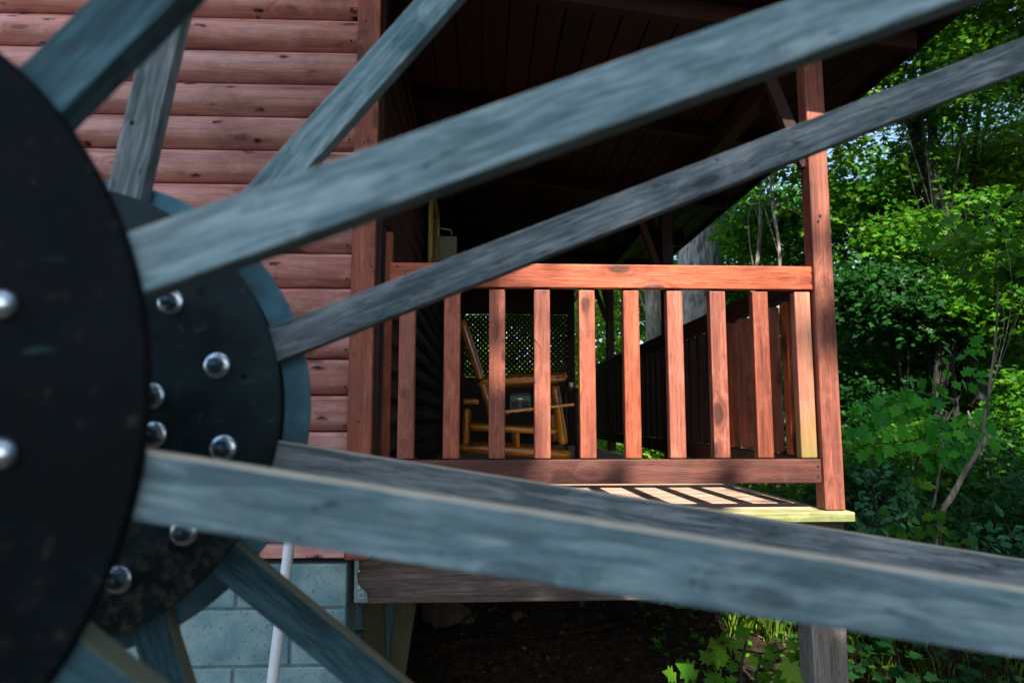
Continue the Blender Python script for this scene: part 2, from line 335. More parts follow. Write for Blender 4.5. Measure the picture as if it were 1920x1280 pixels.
def leaf_mat(name, c0, c1, c2, trans=(0.12, .3, .02), tw=.45):
    m, nt, b = newmat(name); L = nt.links.new
    g = nt.nodes.new('ShaderNodeNewGeometry'); tc = nt.nodes.new('ShaderNodeTexCoord')
    n1 = N(nt, 'ShaderNodeTexNoise', Scale=.9, Detail=2.0); L(tc.outputs['Object'], n1.inputs['Vector'])
    oi = nt.nodes.new('ShaderNodeObjectInfo')
    rnd = math_(nt, 'FRACT', math_(nt, 'ADD', g.outputs['Random Per Island'], oi.outputs['Random']))
    f = math_(nt, 'ADD', math_(nt, 'MULTIPLY', rnd, .65), math_(nt, 'MULTIPLY', n1.outputs[0], .4))
    c = ramp(nt, [(.15, c0), (.5, c1), (.9, c2)], f)
    L(c, b.inputs['Base Color']); b.inputs['Roughness'].default_value = .5; b.inputs['Specular IOR Level'].default_value = .22
    t = nt.nodes.new('ShaderNodeBsdfTranslucent')
    L(mix(nt, .6, c, trans), t.inputs[0])
    ms = nt.nodes.new('ShaderNodeMixShader'); ms.inputs[0].default_value = tw
    out = nt.nodes['Material Output']
    L(b.outputs[0], ms.inputs[1]); L(t.outputs[0], ms.inputs[2]); L(ms.outputs[0], out.inputs[0])
    return m
LEAF = leaf_mat('green_leaf', (.014, .09, .008), (.045, .19, .01), (.13, .31, .012))
LEAF_Y = leaf_mat('yellow_green_leaf', (.03, .11, .008), (.08, .21, .012), (.17, .32, .02), trans=(.25, .42, .02))
LEAF_D = leaf_mat('deep_green_leaf', (.006, .035, .01), (.013, .07, .014), (.03, .12, .02), trans=(.05, .2, .02), tw=.35)
LEAF_M = leaf_mat('maple_leaf_green', (.015, .17, .02), (.045, .32, .025), (.12, .46, .03), trans=(.1, .5, .03), tw=.35)
LEAF_LIME = leaf_mat('lime_maple_leaf', (.035, .16, .012), (.09, .26, .015), (.24, .36, .03), trans=(.3, .45, .03), tw=.4)
LEAF_BLUE = leaf_mat('blue_green_leaf', (.015, .12, .05), (.03, .17, .07), (.06, .2, .09), trans=(.05, .3, .1), tw=.3)
GRASS = leaf_mat('grass_blade', (.05, .13, .01), (.12, .25, .015), (.3, .4, .05), trans=(.35, .5, .05), tw=.35)
LITTER = leaf_mat('dead_leaf', (.02, .012, .007), (.06, .032, .016), (.16, .09, .05), trans=(.1, .05, .02), tw=.1)
def ground_mat():
    m, nt, b = newmat('forest_soil'); L = nt.links.new
    tc = nt.nodes.new('ShaderNodeTexCoord')
    n1 = N(nt, 'ShaderNodeTexNoise', Scale=1.3, Detail=6.0); L(tc.outputs['Object'], n1.inputs['Vector'])
    n2 = N(nt, 'ShaderNodeTexNoise', Scale=28.0, Detail=8.0, Roughness=.75); L(tc.outputs['Object'], n2.inputs['Vector'])
    c = ramp(nt, [(.35, (.012, .008, .006)), (.5, (.03, .02, .014)), (.68, (.075, .05, .03))], n2.outputs[0])
    sx = nt.nodes.new('ShaderNodeSeparateXYZ'); L(tc.outputs['Object'], sx.inputs[0])
    gr = math_(nt, 'MULTIPLY', maprange(nt, sx.outputs[1], 7, 11, 0, 1), maprange(nt, n1.outputs[0], .4, .6))
    c = mix(nt, gr, c, (.015, .045, .008))
    L(c, b.inputs['Base Color']); b.inputs['Roughness'].default_value = 1.0; b.inputs['Specular IOR Level'].default_value = .1
    bu = N(nt, 'ShaderNodeBump', Strength=1.0, Distance=.03); L(n2.outputs[0], bu.inputs['Height']); L(bu.outputs[0], b.inputs['Normal'])
    return m
SOIL = ground_mat()

# ------------------------------------------------------------------ ground
def sstep(a, b, x):
    t = np.clip((x - a) / (b - a), 0, 1); return t * t * (3 - 2 * t)
def ground_z(x, y):
    x = np.asarray(x, float); y = np.asarray(y, float)
    z = np.full(np.broadcast(x, y).shape, -3.3)
    z = z + 1.55 * sstep(2.35, 2.75, y)                       # bank of the wheel pit
    z = z + 0.6 * sstep(2.7, 4.4, y) + 0.2 * sstep(4.4, 7.5, y)
    z = z + 1.8 * sstep(-1.8, -4.0, y)
    z = z + 0.9 * sstep(18, 45, y) + 2.2 * sstep(40, 90, y)
    z = z + 0.06 * np.sin(x * 1.9 + y * .7) * np.sin(y * 1.3) + .03 * np.sin(x * 6.1 + 2 * y) * np.sin(y * 5.2 + x)
    return z
def gz(x, y): return float(ground_z(x, y))
def build_ground():
    u = np.linspace(-1, 1, 260); xs = 2 + 70 * np.sign(u) * (np.abs(u) ** 2.6)
    v = np.linspace(-1, 1, 300); ys = 4 + 100 * np.sign(v) * (np.abs(v) ** 2.8)
    X, Y = np.meshgrid(xs, ys); Z = ground_z(X, Y) + rng.normal(0, .008, X.shape)
    co = np.stack([X, Y, Z], -1).reshape(-1, 3)
    nx, ny = len(xs), len(ys)
    i = np.arange(nx * ny).reshape(ny, nx)
    f = np.stack([i[:-1, :-1], i[:-1, 1:], i[1:, 1:], i[1:, :-1]], -1).reshape(-1, 4)
    me = bpy.data.meshes.new('ground'); fill_mesh(me, co, f); 
    me.polygons.foreach_set('use_smooth', np.ones(len(me.polygons), bool))
    tag(link('ground', me, SOIL), kind='structure', label='dark bare soil and litter rising to the woods')
def fill_mesh(me, co, faces):
    nf, k = faces.shape
    me.vertices.add(len(co)); me.vertices.foreach_set('co', np.asarray(co, np.float32).ravel())
    me.loops.add(nf * k); me.loops.foreach_set('vertex_index', faces.astype(np.int32).ravel())
    me.polygons.add(nf); me.polygons.foreach_set('loop_start', np.arange(0, nf * k, k, dtype=np.int32))
    me.update(calc_edges=True); me.validate()
build_ground()

# ------------------------------------------------------------------ leaves
T_OVAL = np.array([(0, 0, 0), (.3, .22, .05), (.7, .22, .04), (1, 0, -.06), (.7, -.22, .04), (.3, -.22, .05)], float)
T_MAPLE = np.array([(0, 0, 0), (.02, .30, .03), (.22, .20, .01), (.36, .52, .05), (.46, .30, .02), (.62, .44, .03), (.66, .20, .0), (1.0, 0, -.08),
                    (.66, -.20, .0), (.62, -.44, .03), (.46, -.30, .02), (.36, -.52, .05), (.22, -.20, .01), (.02, -.30, .03)], float)
T_STAR = np.array([(0, 0, 0), (.12, .34, .03), (.38, .2, 0), (.5, .48, .02), (.66, .16, 0), (1, 0, -.08), (.66, -.16, 0), (.5, -.48, .02), (.38, -.2, 0), (.12, -.34, .03)], float)
def leaf_array(pos, dirs, nrm, size, T):
    x = dirs / np.linalg.norm(dirs, axis=1, keepdims=True)
    z = nrm - x * (nrm * x).sum(1, keepdims=True); z /= np.linalg.norm(z, axis=1, keepdims=True) + 1e-9
    y = np.cross(z, x)
    v = pos[:, None, :] + size[:, None, None] * (T[None, :, 0:1] * x[:, None] + T[None, :, 1:2] * y[:, None] + T[None, :, 2:3] * z[:, None])
    n, k = len(pos), len(T)
    return v.reshape(-1, 3), np.arange(n * k).reshape(n, k)
def leaf_mesh(name, pos, dirs, nrm, size, T):
    me = bpy.data.meshes.new(name); fill_mesh(me, *leaf_array(pos, dirs, nrm, size, T)); return me
def spray_leaves(centers, per, rad, size, seed, flat=.25, tilt=.55):
    """leafy twigs: each centre grows a flattish fan of leaves"""
    g = np.random.default_rng(seed); n = len(centers) * per
    c = np.repeat(centers, per, 0)
    out = g.normal(0, 1, (len(centers), 3)); out[:, 2] *= .25; out /= np.linalg.norm(out, axis=1, keepdims=True)
    o = np.repeat(out, per, 0)
    side = np.cross(o, (0, 0, 1.)); side /= np.linalg.norm(side, axis=1, keepdims=True)
    a = g.uniform(-1, 1, n); b = g.uniform(-.6, .6, n) * (1 - .5 * np.abs(a))
    pos = c + o * (a * rad)[:, None] + side * (b * rad)[:, None] + np.array([0, 0, 1.]) * (g.normal(0, flat * rad * .5, n) - .25 * rad * a ** 2)[:, None]
    d = o + side * (np.sign(b) * g.uniform(.2, 1.2, n))[:, None] + g.normal(0, .35, (n, 3)); d[:, 2] -= .35
    nr = np.array([0, 0, 1.]) + g.normal(0, tilt, (n, 3)); nr[:, 1] -= .35
    s = size * g.uniform(.6, 1.3, n)
    return pos, d, nr, s
def crown_mesh(name, ells, nspray, per, rad, size, seed, T=T_OVAL, hollow=.45, tilt=.55):
    g = np.random.default_rng(seed); ells = np.array(ells, float)
    vol = ells[:, 3] * ells[:, 4] * ells[:, 5]; idx = g.choice(len(ells), nspray, p=vol / vol.sum())
    d = g.normal(0, 1, (nspray, 3)); d /= np.linalg.norm(d, axis=1, keepdims=True)
    r = (hollow + (1 - hollow) * g.random(nspray)) ** .6
    c = ells[idx, :3] + d * r[:, None] * ells[idx, 3:]
    # clumps and gaps
    k = np.sin(c[:, 0] * 2.3 + seed) * np.sin(c[:, 1] * 2.0 + 1.3 * seed) + np.sin(c[:, 2] * 3.1 + seed * .7)
    keep = (k > -.6) | (g.random(nspray) < .25); keep[:3] = True
    c = c[keep]
    me = leaf_mesh(name, *spray_leaves(c, per, rad, size, seed + 1, tilt=tilt), T)
    return me, c

def tree(name, label, base, pts, radii, ells, nspray, per, rad, size, seed, bark, leaf, T=T_OVAL, group='trees in the woods behind the porch', jit=.15, seg=9, nbr=8, cat='tree', hollow=.45):
    base = Vector(base)
    t = thing(name, label, cat, base, group)
    st = random.getstate(); random.seed(seed)
    P = smooth_path(pts, 5); n = len(P)
    rr = np.interp(np.linspace(0, len(radii) - 1, n), range(len(radii)), radii)
    b = base
    bm_obj('trunk', tube_bm([p - b for p in P], rr, seg, jit), bark, Matrix.Translation(b), t)
    if ells is not None:
        me, c = crown_mesh('crown', [(e[0] - b.x, e[1] - b.y, e[2] - b.z, *e[3:]) for e in ells], nspray, per, rad, size, seed, T, hollow)
        o = link('crown', me, leaf, Matrix.Translation(b), t); o['kind'] = 'stuff'
        if len(c):
            for i in range(nbr):
                e = Vector(c[random.randrange(len(c))]); k = random.randint(int(n * .35), n - 1)
                s = P[k] - b
                m = (s + e) / 2 + Vector((0, 0, .1 * (e - s).length)) + Vector([random.uniform(-.12, .12) for _ in range(3)])
                r0 = min(rr[k] * .4, .013)
                bm_obj('branch', tube_bm(smooth_path([s, m, e], 4), list(np.linspace(r0, r0 * .15, 9)), 6, .1), bark, Matrix.Translation(b), t)
    random.setstate(st)
    return t

# ------------------------------------------------------------------ cabin
WY = 2.66                                     # front wall plane
xc0 = at(652, 800, WY - .05).x; xc1 = at(697, 850, WY - .05).x
ztop = 3.1
cab = thing('log_cabin', 'red stained log cabin wall behind the water wheel with corner trim', 'cabin', (xc0 - 2, WY, -.55))
PITCH_LOG = 0.1385
def log_profile_mesh(L, pitch):
    bm = bmesh.new(); h = pitch - .006
    prof = [(0.06, 0), (0.0, 0)]
    K = 10
    for i in range(K + 1):
        t = i / K; z = h * t
        # flat-cut face with rounded shoulders, deeper roll at the lower edge
        if t < .30: yv = -.002 - .041 * math.sin(t / .30 * math.pi / 2)
        elif t < .52: yv = -.043
        else: yv = -.043 * math.cos((t - .52) / .48 * math.pi / 2 * .93)
        prof.append((yv, z))
    prof += [(0.06, h)]
    a = [bm.verts.new((-L / 2, y, z)) for y, z in prof]; b_ = [bm.verts.new((L / 2, y, z)) for y, z in prof]
    n = len(prof)
    for i in range(n):
        j = (i + 1) % n
        f = bm.faces.new((a[i], a[j], b_[j], b_[i]))
        if 2 <= i < 2 + K - 1: f.smooth = True
    bm.faces.new(a[::-1]); bm.faces.new(b_)
    me = bpy.data.meshes.new('log'); bm.to_mesh(me); bm.free(); return me
zb = at(600, 1040, WY).z
ztarget = at(620, 809, WY - .035).z                         # a groove seen in the photo
k0 = math.ceil((ztarget - zb) / PITCH_LOG)
z0 = ztarget - k0 * PITCH_LOG
lm = log_profile_mesh(4.2, PITCH_LOG); lm2 = log_profile_mesh(6.6, PITCH_LOG)
for i in range(1, 28):
    z = z0 + i * PITCH_LOG + .003
    link('log', lm, RED_LOG, Matrix.Translation((xc0 - 2.1, WY, z)), cab)
XS = xc1 + .0                                  # side wall plane
for i in range(1, 28):
    z = z0 + i * PITCH_LOG + .003
    M = Matrix.Translation((XS - .06, WY + .06 + 3.3, z)) @ Matrix.Rotation(R(90), 4, 'Z')
    link('log', lm2, RED_SHADED, M, cab)
board('wall_sheathing', (xc0 - 4.2, WY + .12, 1.2), (xc0 - .02, WY + .12, 1.2), .1, 3.9, RED_SHADED, cab)
cm = (xc0 + xc1) / 2; zs = at(600, 1044, WY).z
board('corner_trim', (cm, WY - .045, zs), (cm, WY - .045, ztop), .04, xc1 - xc0, RED_RAIL, cab, up=(1, 0, 0), bev=.004)
board('corner_trim', (XS + .002, WY + .02, zs), (XS + .002, WY + .02, ztop), .09, .035, RED_SHADED, cab, up=(1, 0, 0), bev=.004)
board('skirt_board', (xc0 - 4.2, WY - .005, (zs + z0 + PITCH_LOG) / 2), (xc0 - .0, WY - .005, (zs + z0 + PITCH_LOG) / 2), .03, z0 + PITCH_LOG - zs, RED_LOG, cab)
# nails in the log ends and the trim
nail_me = None
def nail(px, py, d, parent, r=.004):
    global nail_me
    if nail_me is None:
        bm = bmesh.new(); bmesh.ops.create_circle(bm, cap_ends=True, segments=8, radius=1.0)
        ret = bmesh.ops.extrude_face_region(bm, geom=bm.faces[:]); 
        bmesh.ops.translate(bm, verts=[v for v in ret['geom'] if isinstance(v, bmesh.types.BMVert)], vec=(0, 0, .5))
        bmesh.ops.recalc_face_normals(bm, faces=bm.faces)
        nail_me = bpy.data.meshes.new('nail'); bm.to_mesh(nail_me); bm.free()
    p = at(px, py, d)
    M = Matrix.Translation(p) @ Matrix.Rotation(R(90), 4, 'X') @ Matrix.Diagonal((r, r, r, 1))
    return link('nail', nail_me, NAIL, M, parent)
for px, py in ((686, 40), (690, 265), (683, 268), (697, 500), (700, 510), (672, 790)):
    nail(px, py, WY - .0655, cab)
for k, py in enumerate((16, 77, 262, 460, 523, 655, 725, 797)):
    nail(660 - py * .018, py, WY - .044, cab, .0042)
# door frame far along the side wall, seen edge-on
for py0, d in ((793, 5.35), (811, 6.35)):
    pass
fr_d0 = -(-XS) * 0 + 5.2
def side_depth(px):   # depth at which the side wall plane is seen at column px
    return XS / math.tan(math.atan((px - 960) / FPX) + YAW) if abs(px - 905) > 1 else 20
dA, dB = side_depth(796), side_depth(811)
df = thing('window', 'window with thin yellow trim far along the shaded porch wall', 'window', (XS, (dA + dB) / 2, 1.0))
for dd in (dA, dB):
    board('frame', (XS + .03, dd, 1.02), (XS + .03, dd, 1.66), .03, .05, YELLOW_TRIM, df, up=(0, 1, 0))
board('frame', (XS + .03, dA - .03, 1.68), (XS + .03, dB + .03, 1.68), .03, .05, YELLOW_TRIM, df)
board('sill', (XS + .04, dA - .05, 1.0), (XS + .04, dB + .05, 1.0), .06, .03, RED_SHADED, df)
board('pane', (XS + .012, (dA + dB) / 2, 1.02), (XS + .012, (dA + dB) / 2, 1.66), .01, abs(dB - dA) - .06, simple('dark_window_glass', (.008, .016, .014), .08, spec=.6), df, up=(0, 1, 0), bev=0)

# foundation blocks
fw = thing('block_foundation', 'grey blue concrete block foundation under the log wall', 'wall', (xc0 - 2, WY, -3.2))
BZ = at(600, 1140, WY - .02).z; BH = .2032; BL = .406
bx1 = at(652, 1100, WY - .02).x
zt = zs - .018
bme = {}
for r_ in range(-11, 2):
    ztp = BZ + r_ * BH; 
    z1 = min(BZ + (r_ + 1) * BH, zt) - .005; z0_ = ztp + .005
    if z1 - z0_ < .03: continue
    xs = bx1
    first = True
    off_ = (0.0 if r_ % 2 == 0 else .203)
    while xs > xc0 - 4.1:
        # vertical joints staggered; one seen near px 535 on the row under the top
        Lb = BL
        if first and off_: Lb = .203
        first = False
        hb = z1 - z0_
        link('block', box_mesh(Lb - .01, .19, hb, .004, 1), BLOCK, Matrix.Translation((xs - Lb / 2, WY - .02 + .095, (z0_ + z1) / 2)), fw)
        xs -= Lb
mo = board('mortar', (xc0 - 4.1, WY + .083, (zt - 3.3) / 2), (bx1 - .006, WY + .083, (zt - 3.3) / 2), .195, 3.3 + zt - .004, MORTAR, fw, bev=0)
# side foundation going back under the porch
sf = thing('side_foundation', 'dark shaded block foundation going back under the porch', 'wall', (bx1, 5, -2))
for r_ in range(-11, 2):
    z0_ = BZ + r_ * BH + .005; z1 = min(BZ + (r_ + 1) * BH, zt) - .005
    if z1 - z0_ < .03: continue
    for k in range(9):
        link('block', box_mesh(BL - .01, .19, z1 - z0_, .004, 1), BLOCK, Matrix.Translation((bx1 - .10, WY + .38 + k * BL + (.2 if r_ % 2 else 0), (z0_ + z1) / 2)) @ Matrix.Rotation(R(90), 4, 'Z'), sf)

# ------------------------------------------------------------------ porch
DZ = at(1568, 955, 2.65).z                    # deck surface height
PX = (at(1549, 950, 2.62).x + at(1586, 950, 2.62).x) / 2; PW = at(1586, 950, 2.62).x - at(1549, 950, 2.62).x
porch = thing('porch', 'covered red timber porch with deck, roof and posts beside the cabin', 'porch', ((XS + PX) / 2, 5, DZ))
POSTS = (2.66, 4.92, 7.2)
ROOFZ = 1.66; SL = .115
def roof_z(x): return ROOFZ + (1.88 - x) * SL
for i, d in enumerate(POSTS):
    board('post', (PX, d, DZ + .001), (PX, d, 1.52), PW, PW, RED_RAIL if i == 0 else RED_SHADED, porch, up=(1, 0, 0), bev=.004)
# plate beam on the posts
board('plate_beam', (PX, 2.45, 1.575), (PX, 8.5, 1.575), .08, .11, RED_CEIL, porch)
for d in (2.68, 3.77, 4.92, 6.05, 7.2, 8.3):
    board('rafter', (XS + .02, d, roof_z(XS) - .085), (1.83, d, roof_z(1.83) - .085), .05, .085, RED_CEIL, porch)
pw = .125; x = XS + .03
while x < 1.88:
    x2 = min(x + pw - .006, 1.885)
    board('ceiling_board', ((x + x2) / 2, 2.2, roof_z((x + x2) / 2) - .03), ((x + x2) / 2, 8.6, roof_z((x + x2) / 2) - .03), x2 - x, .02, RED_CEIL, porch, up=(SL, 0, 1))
    x += pw
board('roof_deck', (XS - .05, 5.4, roof_z(XS - .05) + .0), (1.89, 5.4, roof_z(1.89) + .0), 6.5, .03, RED_SHADED, porch)
board('eave_fascia', (1.89, 2.15, ROOFZ - .02), (1.89, 8.65, ROOFZ - .02), .02, .1, RED_SHADED, porch)
for d in POSTS:     # knee braces
    board('knee_brace', (PX - .03, d + .01, 1.02), (PX - .24, d + .01, 1.6), .035, .05, RED_CEIL, porch, up=(1, 0, 1))
    board('knee_brace', (PX, d + .03, 1.1), (PX, d + .46, 1.53), .035, .07, RED_SHADED, porch, up=(0, -1, 1))
# deck boards run across the view
y = 2.585; i = 0
while y < 8.6:
    wdt = .138
    x1 = at(1603, 968, 2.59).x if i == 0 else 1.345
    m = DECK_GREEN if i == 0 else DECK
    board('deck_board', (XS + .01, y + wdt / 2, DZ - .02), (x1, y + wdt / 2, DZ - .02), wdt, .038, m, porch, bev=.004)
    y += wdt + .006; i += 1
# framing under the deck
jz1 = DZ - .041; jz0 = at(900, 1129, 2.66).z
jx0 = at(668, 1100, 2.66).x
board('rim_joist', (jx0 + .002, 2.68, (jz0 + jz1) / 2), (PX + .05, 2.68, (jz0 + jz1) / 2), .04, jz1 - jz0, JOIST, porch, bev=.004)
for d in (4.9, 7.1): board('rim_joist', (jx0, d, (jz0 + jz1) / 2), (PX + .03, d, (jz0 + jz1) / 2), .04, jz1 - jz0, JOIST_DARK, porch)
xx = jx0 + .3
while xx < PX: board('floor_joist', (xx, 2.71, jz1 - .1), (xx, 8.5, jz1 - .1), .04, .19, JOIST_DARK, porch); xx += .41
for (d, pxx) in ((2.70, 1553), (4.95, 1264)):
    c = at(pxx, 1240, d) if d < 3 else Vector((1.22, d, 0))
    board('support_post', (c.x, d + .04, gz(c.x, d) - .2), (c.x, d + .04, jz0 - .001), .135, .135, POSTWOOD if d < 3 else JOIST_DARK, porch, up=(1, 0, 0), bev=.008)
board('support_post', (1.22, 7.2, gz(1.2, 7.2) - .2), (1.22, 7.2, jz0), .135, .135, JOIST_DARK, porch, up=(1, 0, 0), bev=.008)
# joist hanger with its nails and stamped ring
hx0, hx1 = at(663, 1100, 2.655).x, at(674, 1100, 2.655).x
bm = bmesh.new()
pts = [at(665, 1048, 2.655), at(673, 1050, 2.655), at(674, 1062, 2.655), at(670, 1075, 2.655), at(671, 1092, 2.655), at(678, 1100, 2.655), at(689, 1111, 2.655), at(689, 1128, 2.655), at(664, 1128, 2.655)]
vs = [bm.verts.new(p) for p in pts]; f = bm.faces.new(vs)
ret = bmesh.ops.extrude_face_region(bm, geom=[f]); bmesh.ops.translate(bm, verts=[v for v in ret['geom'] if isinstance(v, bmesh.types.BMVert)], vec=(0, -.003, 0))
bmesh.ops.recalc_face_normals(bm, faces=bm.faces)
hg = bm_obj('joist_hanger', bm, HANGER, None, porch)
for px, py in ((674, 1070), (674, 1101)):
    bm = bmesh.new(); bmesh.ops.create_uvsphere(bm, u_segments=10, v_segments=6, radius=.006)
    bm_obj('nail_head', bm, ZINC, Matrix.Translation(at(px, py, 2.648)), hg, True)
ring = [at(677 + 6 * math.cos(a), 1115 + 6 * math.sin(a), 2.651) for a in np.linspace(.5, 5.9, 14)]
bm_obj('stamped_mark', tube_bm(ring + [at(677, 1115, 2.651)], .0012, 5), ZINC, None, hg)
# end stud beside the corner
st_ = at(724, 650, 2.84)
board('end_stud', (st_.x, 2.84, DZ), (st_.x, 2.84, at(724, 437, 2.84).z), .04, .042, RED_RAIL, porch, up=(1, 0, 0))
0 and board('wall_stud', (at(738, 650, 3.1).x, 3.1, DZ), (at(738, 650, 3.1).x, 3.1, 1.55), .04, .04, RED_SHADED, porch, up=(1, 0, 0))

# front railing
RY = 2.66
zt1, zt0 = at(1300, 497, RY - .02).z, at(1300, 541, RY - .02).z
zb1, zb0 = at(1300, 861, RY - .02).z, at(1300, 906, RY - .02).z
rx0 = at(733, 500, RY).x; rx1 = PX - PW / 2 - .001
rail = thing('front_railing', 'front red porch railing with flat top rail and ten square balusters', 'railing', ((rx0 + rx1) / 2, RY, DZ))
board('top_rail', (rx0, RY, (zt0 + zt1) / 2), (rx1, RY, (zt0 + zt1) / 2), .04, zt1 - zt0, RED_RAIL, rail, bev=.004, seg=2)
board('bottom_rail', (rx0, RY, (zb0 + zb1) / 2), (rx1, RY, (zb0 + zb1) / 2), .04, zb1 - zb0, RED_BOTTOM, rail, bev=.004, seg=2)
bpx = [762, 847, 932, 1017, 1102, 1186, 1268.5, 1350, 1431, 1511]
BW = .063
for i, px in enumerate(bpx):
    c = at(px, 700, RY - .01)
    o = board('baluster', (c.x, RY + .012, zb1 + .004), (c.x, RY + .012, zt0 - .006), .045, BW, RED_ALGAE if i == 9 else RED_RAIL, rail, up=(1, 0, 0), bev=.005, seg=2)
    if i == 9: o['label'] = 'green stained last baluster with a big round knot'
for px, py in ((1522, 511), (1522, 529), (1534, 873), (1534, 893), (745, 500), (760, 515)): nail(px, py, RY - .0205, rail, .0045)
nail(1538, 405, 2.66 - PW / 2 - .0005, porch, .005); nail(1534, 415, 2.66 - PW / 2 - .0005, porch, .005)
# side railing
SX = 1.335
srl = thing('side_railing', 'shaded red side railing running back along the porch edge', 'railing', (SX, 5.4, DZ))
board('top_rail', (SX, 2.74, (zt0 + zt1) / 2), (SX, 8.4, (zt0 + zt1) / 2), .04, zt1 - zt0, RED_SHADED, srl)
board('bottom_rail', (SX, 2.74, (zb0 + zb1) / 2), (SX, 8.4, (zb0 + zb1) / 2), .04, zb1 - zb0, RED_SHADED, srl)
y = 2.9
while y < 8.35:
    board('baluster', (SX, y, zb1 + .004), (SX, y, zt0 - .006), .045, BW, RED_RAIL if y < 3.6 else RED_SHADED, srl, up=(0, 1, 0), bev=.005)
    y += .172
# lattice at the far end
LX0, LX1, LY = at(872, 640, 8.5).x, at(1064, 640, 8.5).x, 8.5
LZ0, LZ1 = at(960, 706, 8.5).z, at(960, 590, 8.5).z
lat = thing('lattice_screen', 'diagonal lattice screen closing the far end of the porch', 'lattice', ((LX0 + LX1) / 2, LY, LZ0))
def slats(sgn, yy):
    bm = bmesh.new(); p = .046 * math.sqrt(2); wv = .0172 * math.sqrt(2)
    k = -80
    W_, H_ = LX1 - LX0, LZ1 - LZ0
    for k in range(-60, 80):
        s = k * p        # line: x - sgn*z = s, clipped to the panel
        def line(off):
            pts = []
            z = 0.0
            for z in (0.0, H_):
                pts.append((s + off + (z if sgn > 0 else -z + H_), z))
            (xa, za), (xb, zb_) = pts
            if max(xa, xb) <= 0 or min(xa, xb) >= W_: return None
            def clip(xq):
                t = (xq - xa) / (xb - xa); return za + t * (zb_ - za)
            P_ = [(xa, za), (xb, zb_)]
            out = []
            for (xv, zv) in P_:
                if xv < 0: out.append((0, clip(0)))
                elif xv > W_: out.append((W_, clip(W_)))
                else: out.append((xv, zv))
            return out
        a, b_ = line(-wv), line(wv)
        if not a or not b_: continue
        q = [a[0], a[1], b_[1], b_[0]]
        fr = [bm.verts.new((LX0 + u, yy, LZ0 + v)) for u, v in q]; bk = [bm.verts.new((LX0 + u, yy + .006, LZ0 + v)) for u, v in q]
        bm.faces.new(fr); bm.faces.new(bk[::-1])
        for i in range(4): bm.faces.new((fr[i], bk[i], bk[(i + 1) % 4], fr[(i + 1) % 4]))
    bmesh.ops.recalc_face_normals(bm, faces=bm.faces)
    o = bm_obj('lattice_slats', bm, RED_SHADED, None, lat); o['kind'] = 'stuff'
slats(1, LY); slats(-1, LY + .007)
k = 0; zz = DZ + .002
while zz < LZ0 - .01:
    z2 = min(zz + .14, LZ0 - .002); board('lower_board', (LX0, LY, (zz + z2) / 2), (LX1, LY, (zz + z2) / 2), .025, z2 - zz - .0005, RED_SHADED, lat, bev=.002); zz += .14
board('frame', (LX1 + .045, LY, DZ), (LX1 + .045, LY, roof_z(LX1) - .05), .05, .09, RED_SHADED, lat, up=(1, 0, 0))
board('frame', (LX0 - .045, LY, DZ), (LX0 - .045, LY, roof_z(LX0) - .05), .05, .09, RED_SHADED, lat, up=(1, 0, 0))
board('frame', (LX0, LY, (LZ1 + roof_z(0)) / 2 - .02), (LX1, LY, (LZ1 + roof_z(0)) / 2 - .02), .05, roof_z(0) - LZ1 - .05, RED_SHADED, lat)
board('frame', (XS, LY, .6), (LX0 - .09, LY, .6), .05, 2.0, RED_SHADED, lat)

# ------------------------------------------------------------------ log rocking chair and radio
CD = 4.5
pass
ch = thing('log_rocking_chair', 'varnished golden log rocking chair on the porch behind the balusters', 'chair', (at(965, 860, CD).x, CD + .25, DZ))
def logpole(name, a, b_, r, parent=ch, ends=True, jit=.06):
    a = Vector(a); b_ = Vector(b_); P = [a.lerp(b_, t) for t in (0, .02, .06, .25, .5, .75, .94, .98, 1)]
    rr = [r * .55, r * .85, r, r * 1.03, r * .97, r * 1.04, r, r * .85, r * .55]
    st = random.getstate(); random.seed(int(a.x * 997 + b_.z * 331)); bm = tube_bm(P, rr, 14, jit); random.setstate(st)
    # grain runs along the pole: give it its own local frame
    M = orient(a, b_, (0, 1, .3) if abs((b_ - a).normalized().y) < .8 else (0, 0, 1))
    bmesh.ops.transform(bm, matrix=M.inverted(), verts=bm.verts)
    return bm_obj(name, bm, GOLD_LOG, M, parent, True)
for s, dd in enumerate((0.0, .52)):
    D = CD + dd; sh = Vector((0, dd, 0))
    q = lambda px, py: at(px, py, CD) + sh
    logpole('back_post', q(866, 600), q(935, 812), .030)
    logpole('armrest', q(893, 716), q(1062, 705), .036)
    logpole('front_leg', q(1040, 722), q(1057, 833), .032)
    logpole('rear_leg', q(875, 765), q(872, 845), .022)
    logpole('side_rail', q(880, 800), q(1045, 808), .024)
    logpole('rocker', q(860, 838), q(1070, 852), .034)
    logpole('spindle', q(969, 810), q(971, 848), .018)
for px, py, r_ in ((895, 690, .024), (920, 770, .026), (1046, 770, .028), (1050, 812, .022)):
    a = at(px, py, CD); logpole('cross_rail', a, a + Vector((0, .52, 0)), r_)
for k in range(4):
    a = at(872 + k * 16, 628 + k * 44, CD) + Vector((0, .03, 0)); logpole('back_rung', a, a + Vector((0, .47, 0)), .02)
for k in range(6):
    a = at(930 + k * 21, 775 - k * 2.5, CD) + Vector((0, .0, 0)); logpole('seat_slat', a + Vector((0, .02, 0)), a + Vector((0, .5, 0)), .017)
for px0, px1, py, r_ in ((868, 898, 752, .02),): logpole('side_rail', at(px0, py, CD), at(px1, py, CD), r_)
sb = board('seat_board', at(935, 773, CD - .02), at(1075, 758, CD - .02), .1, .02, GOLD_LOG, ch)
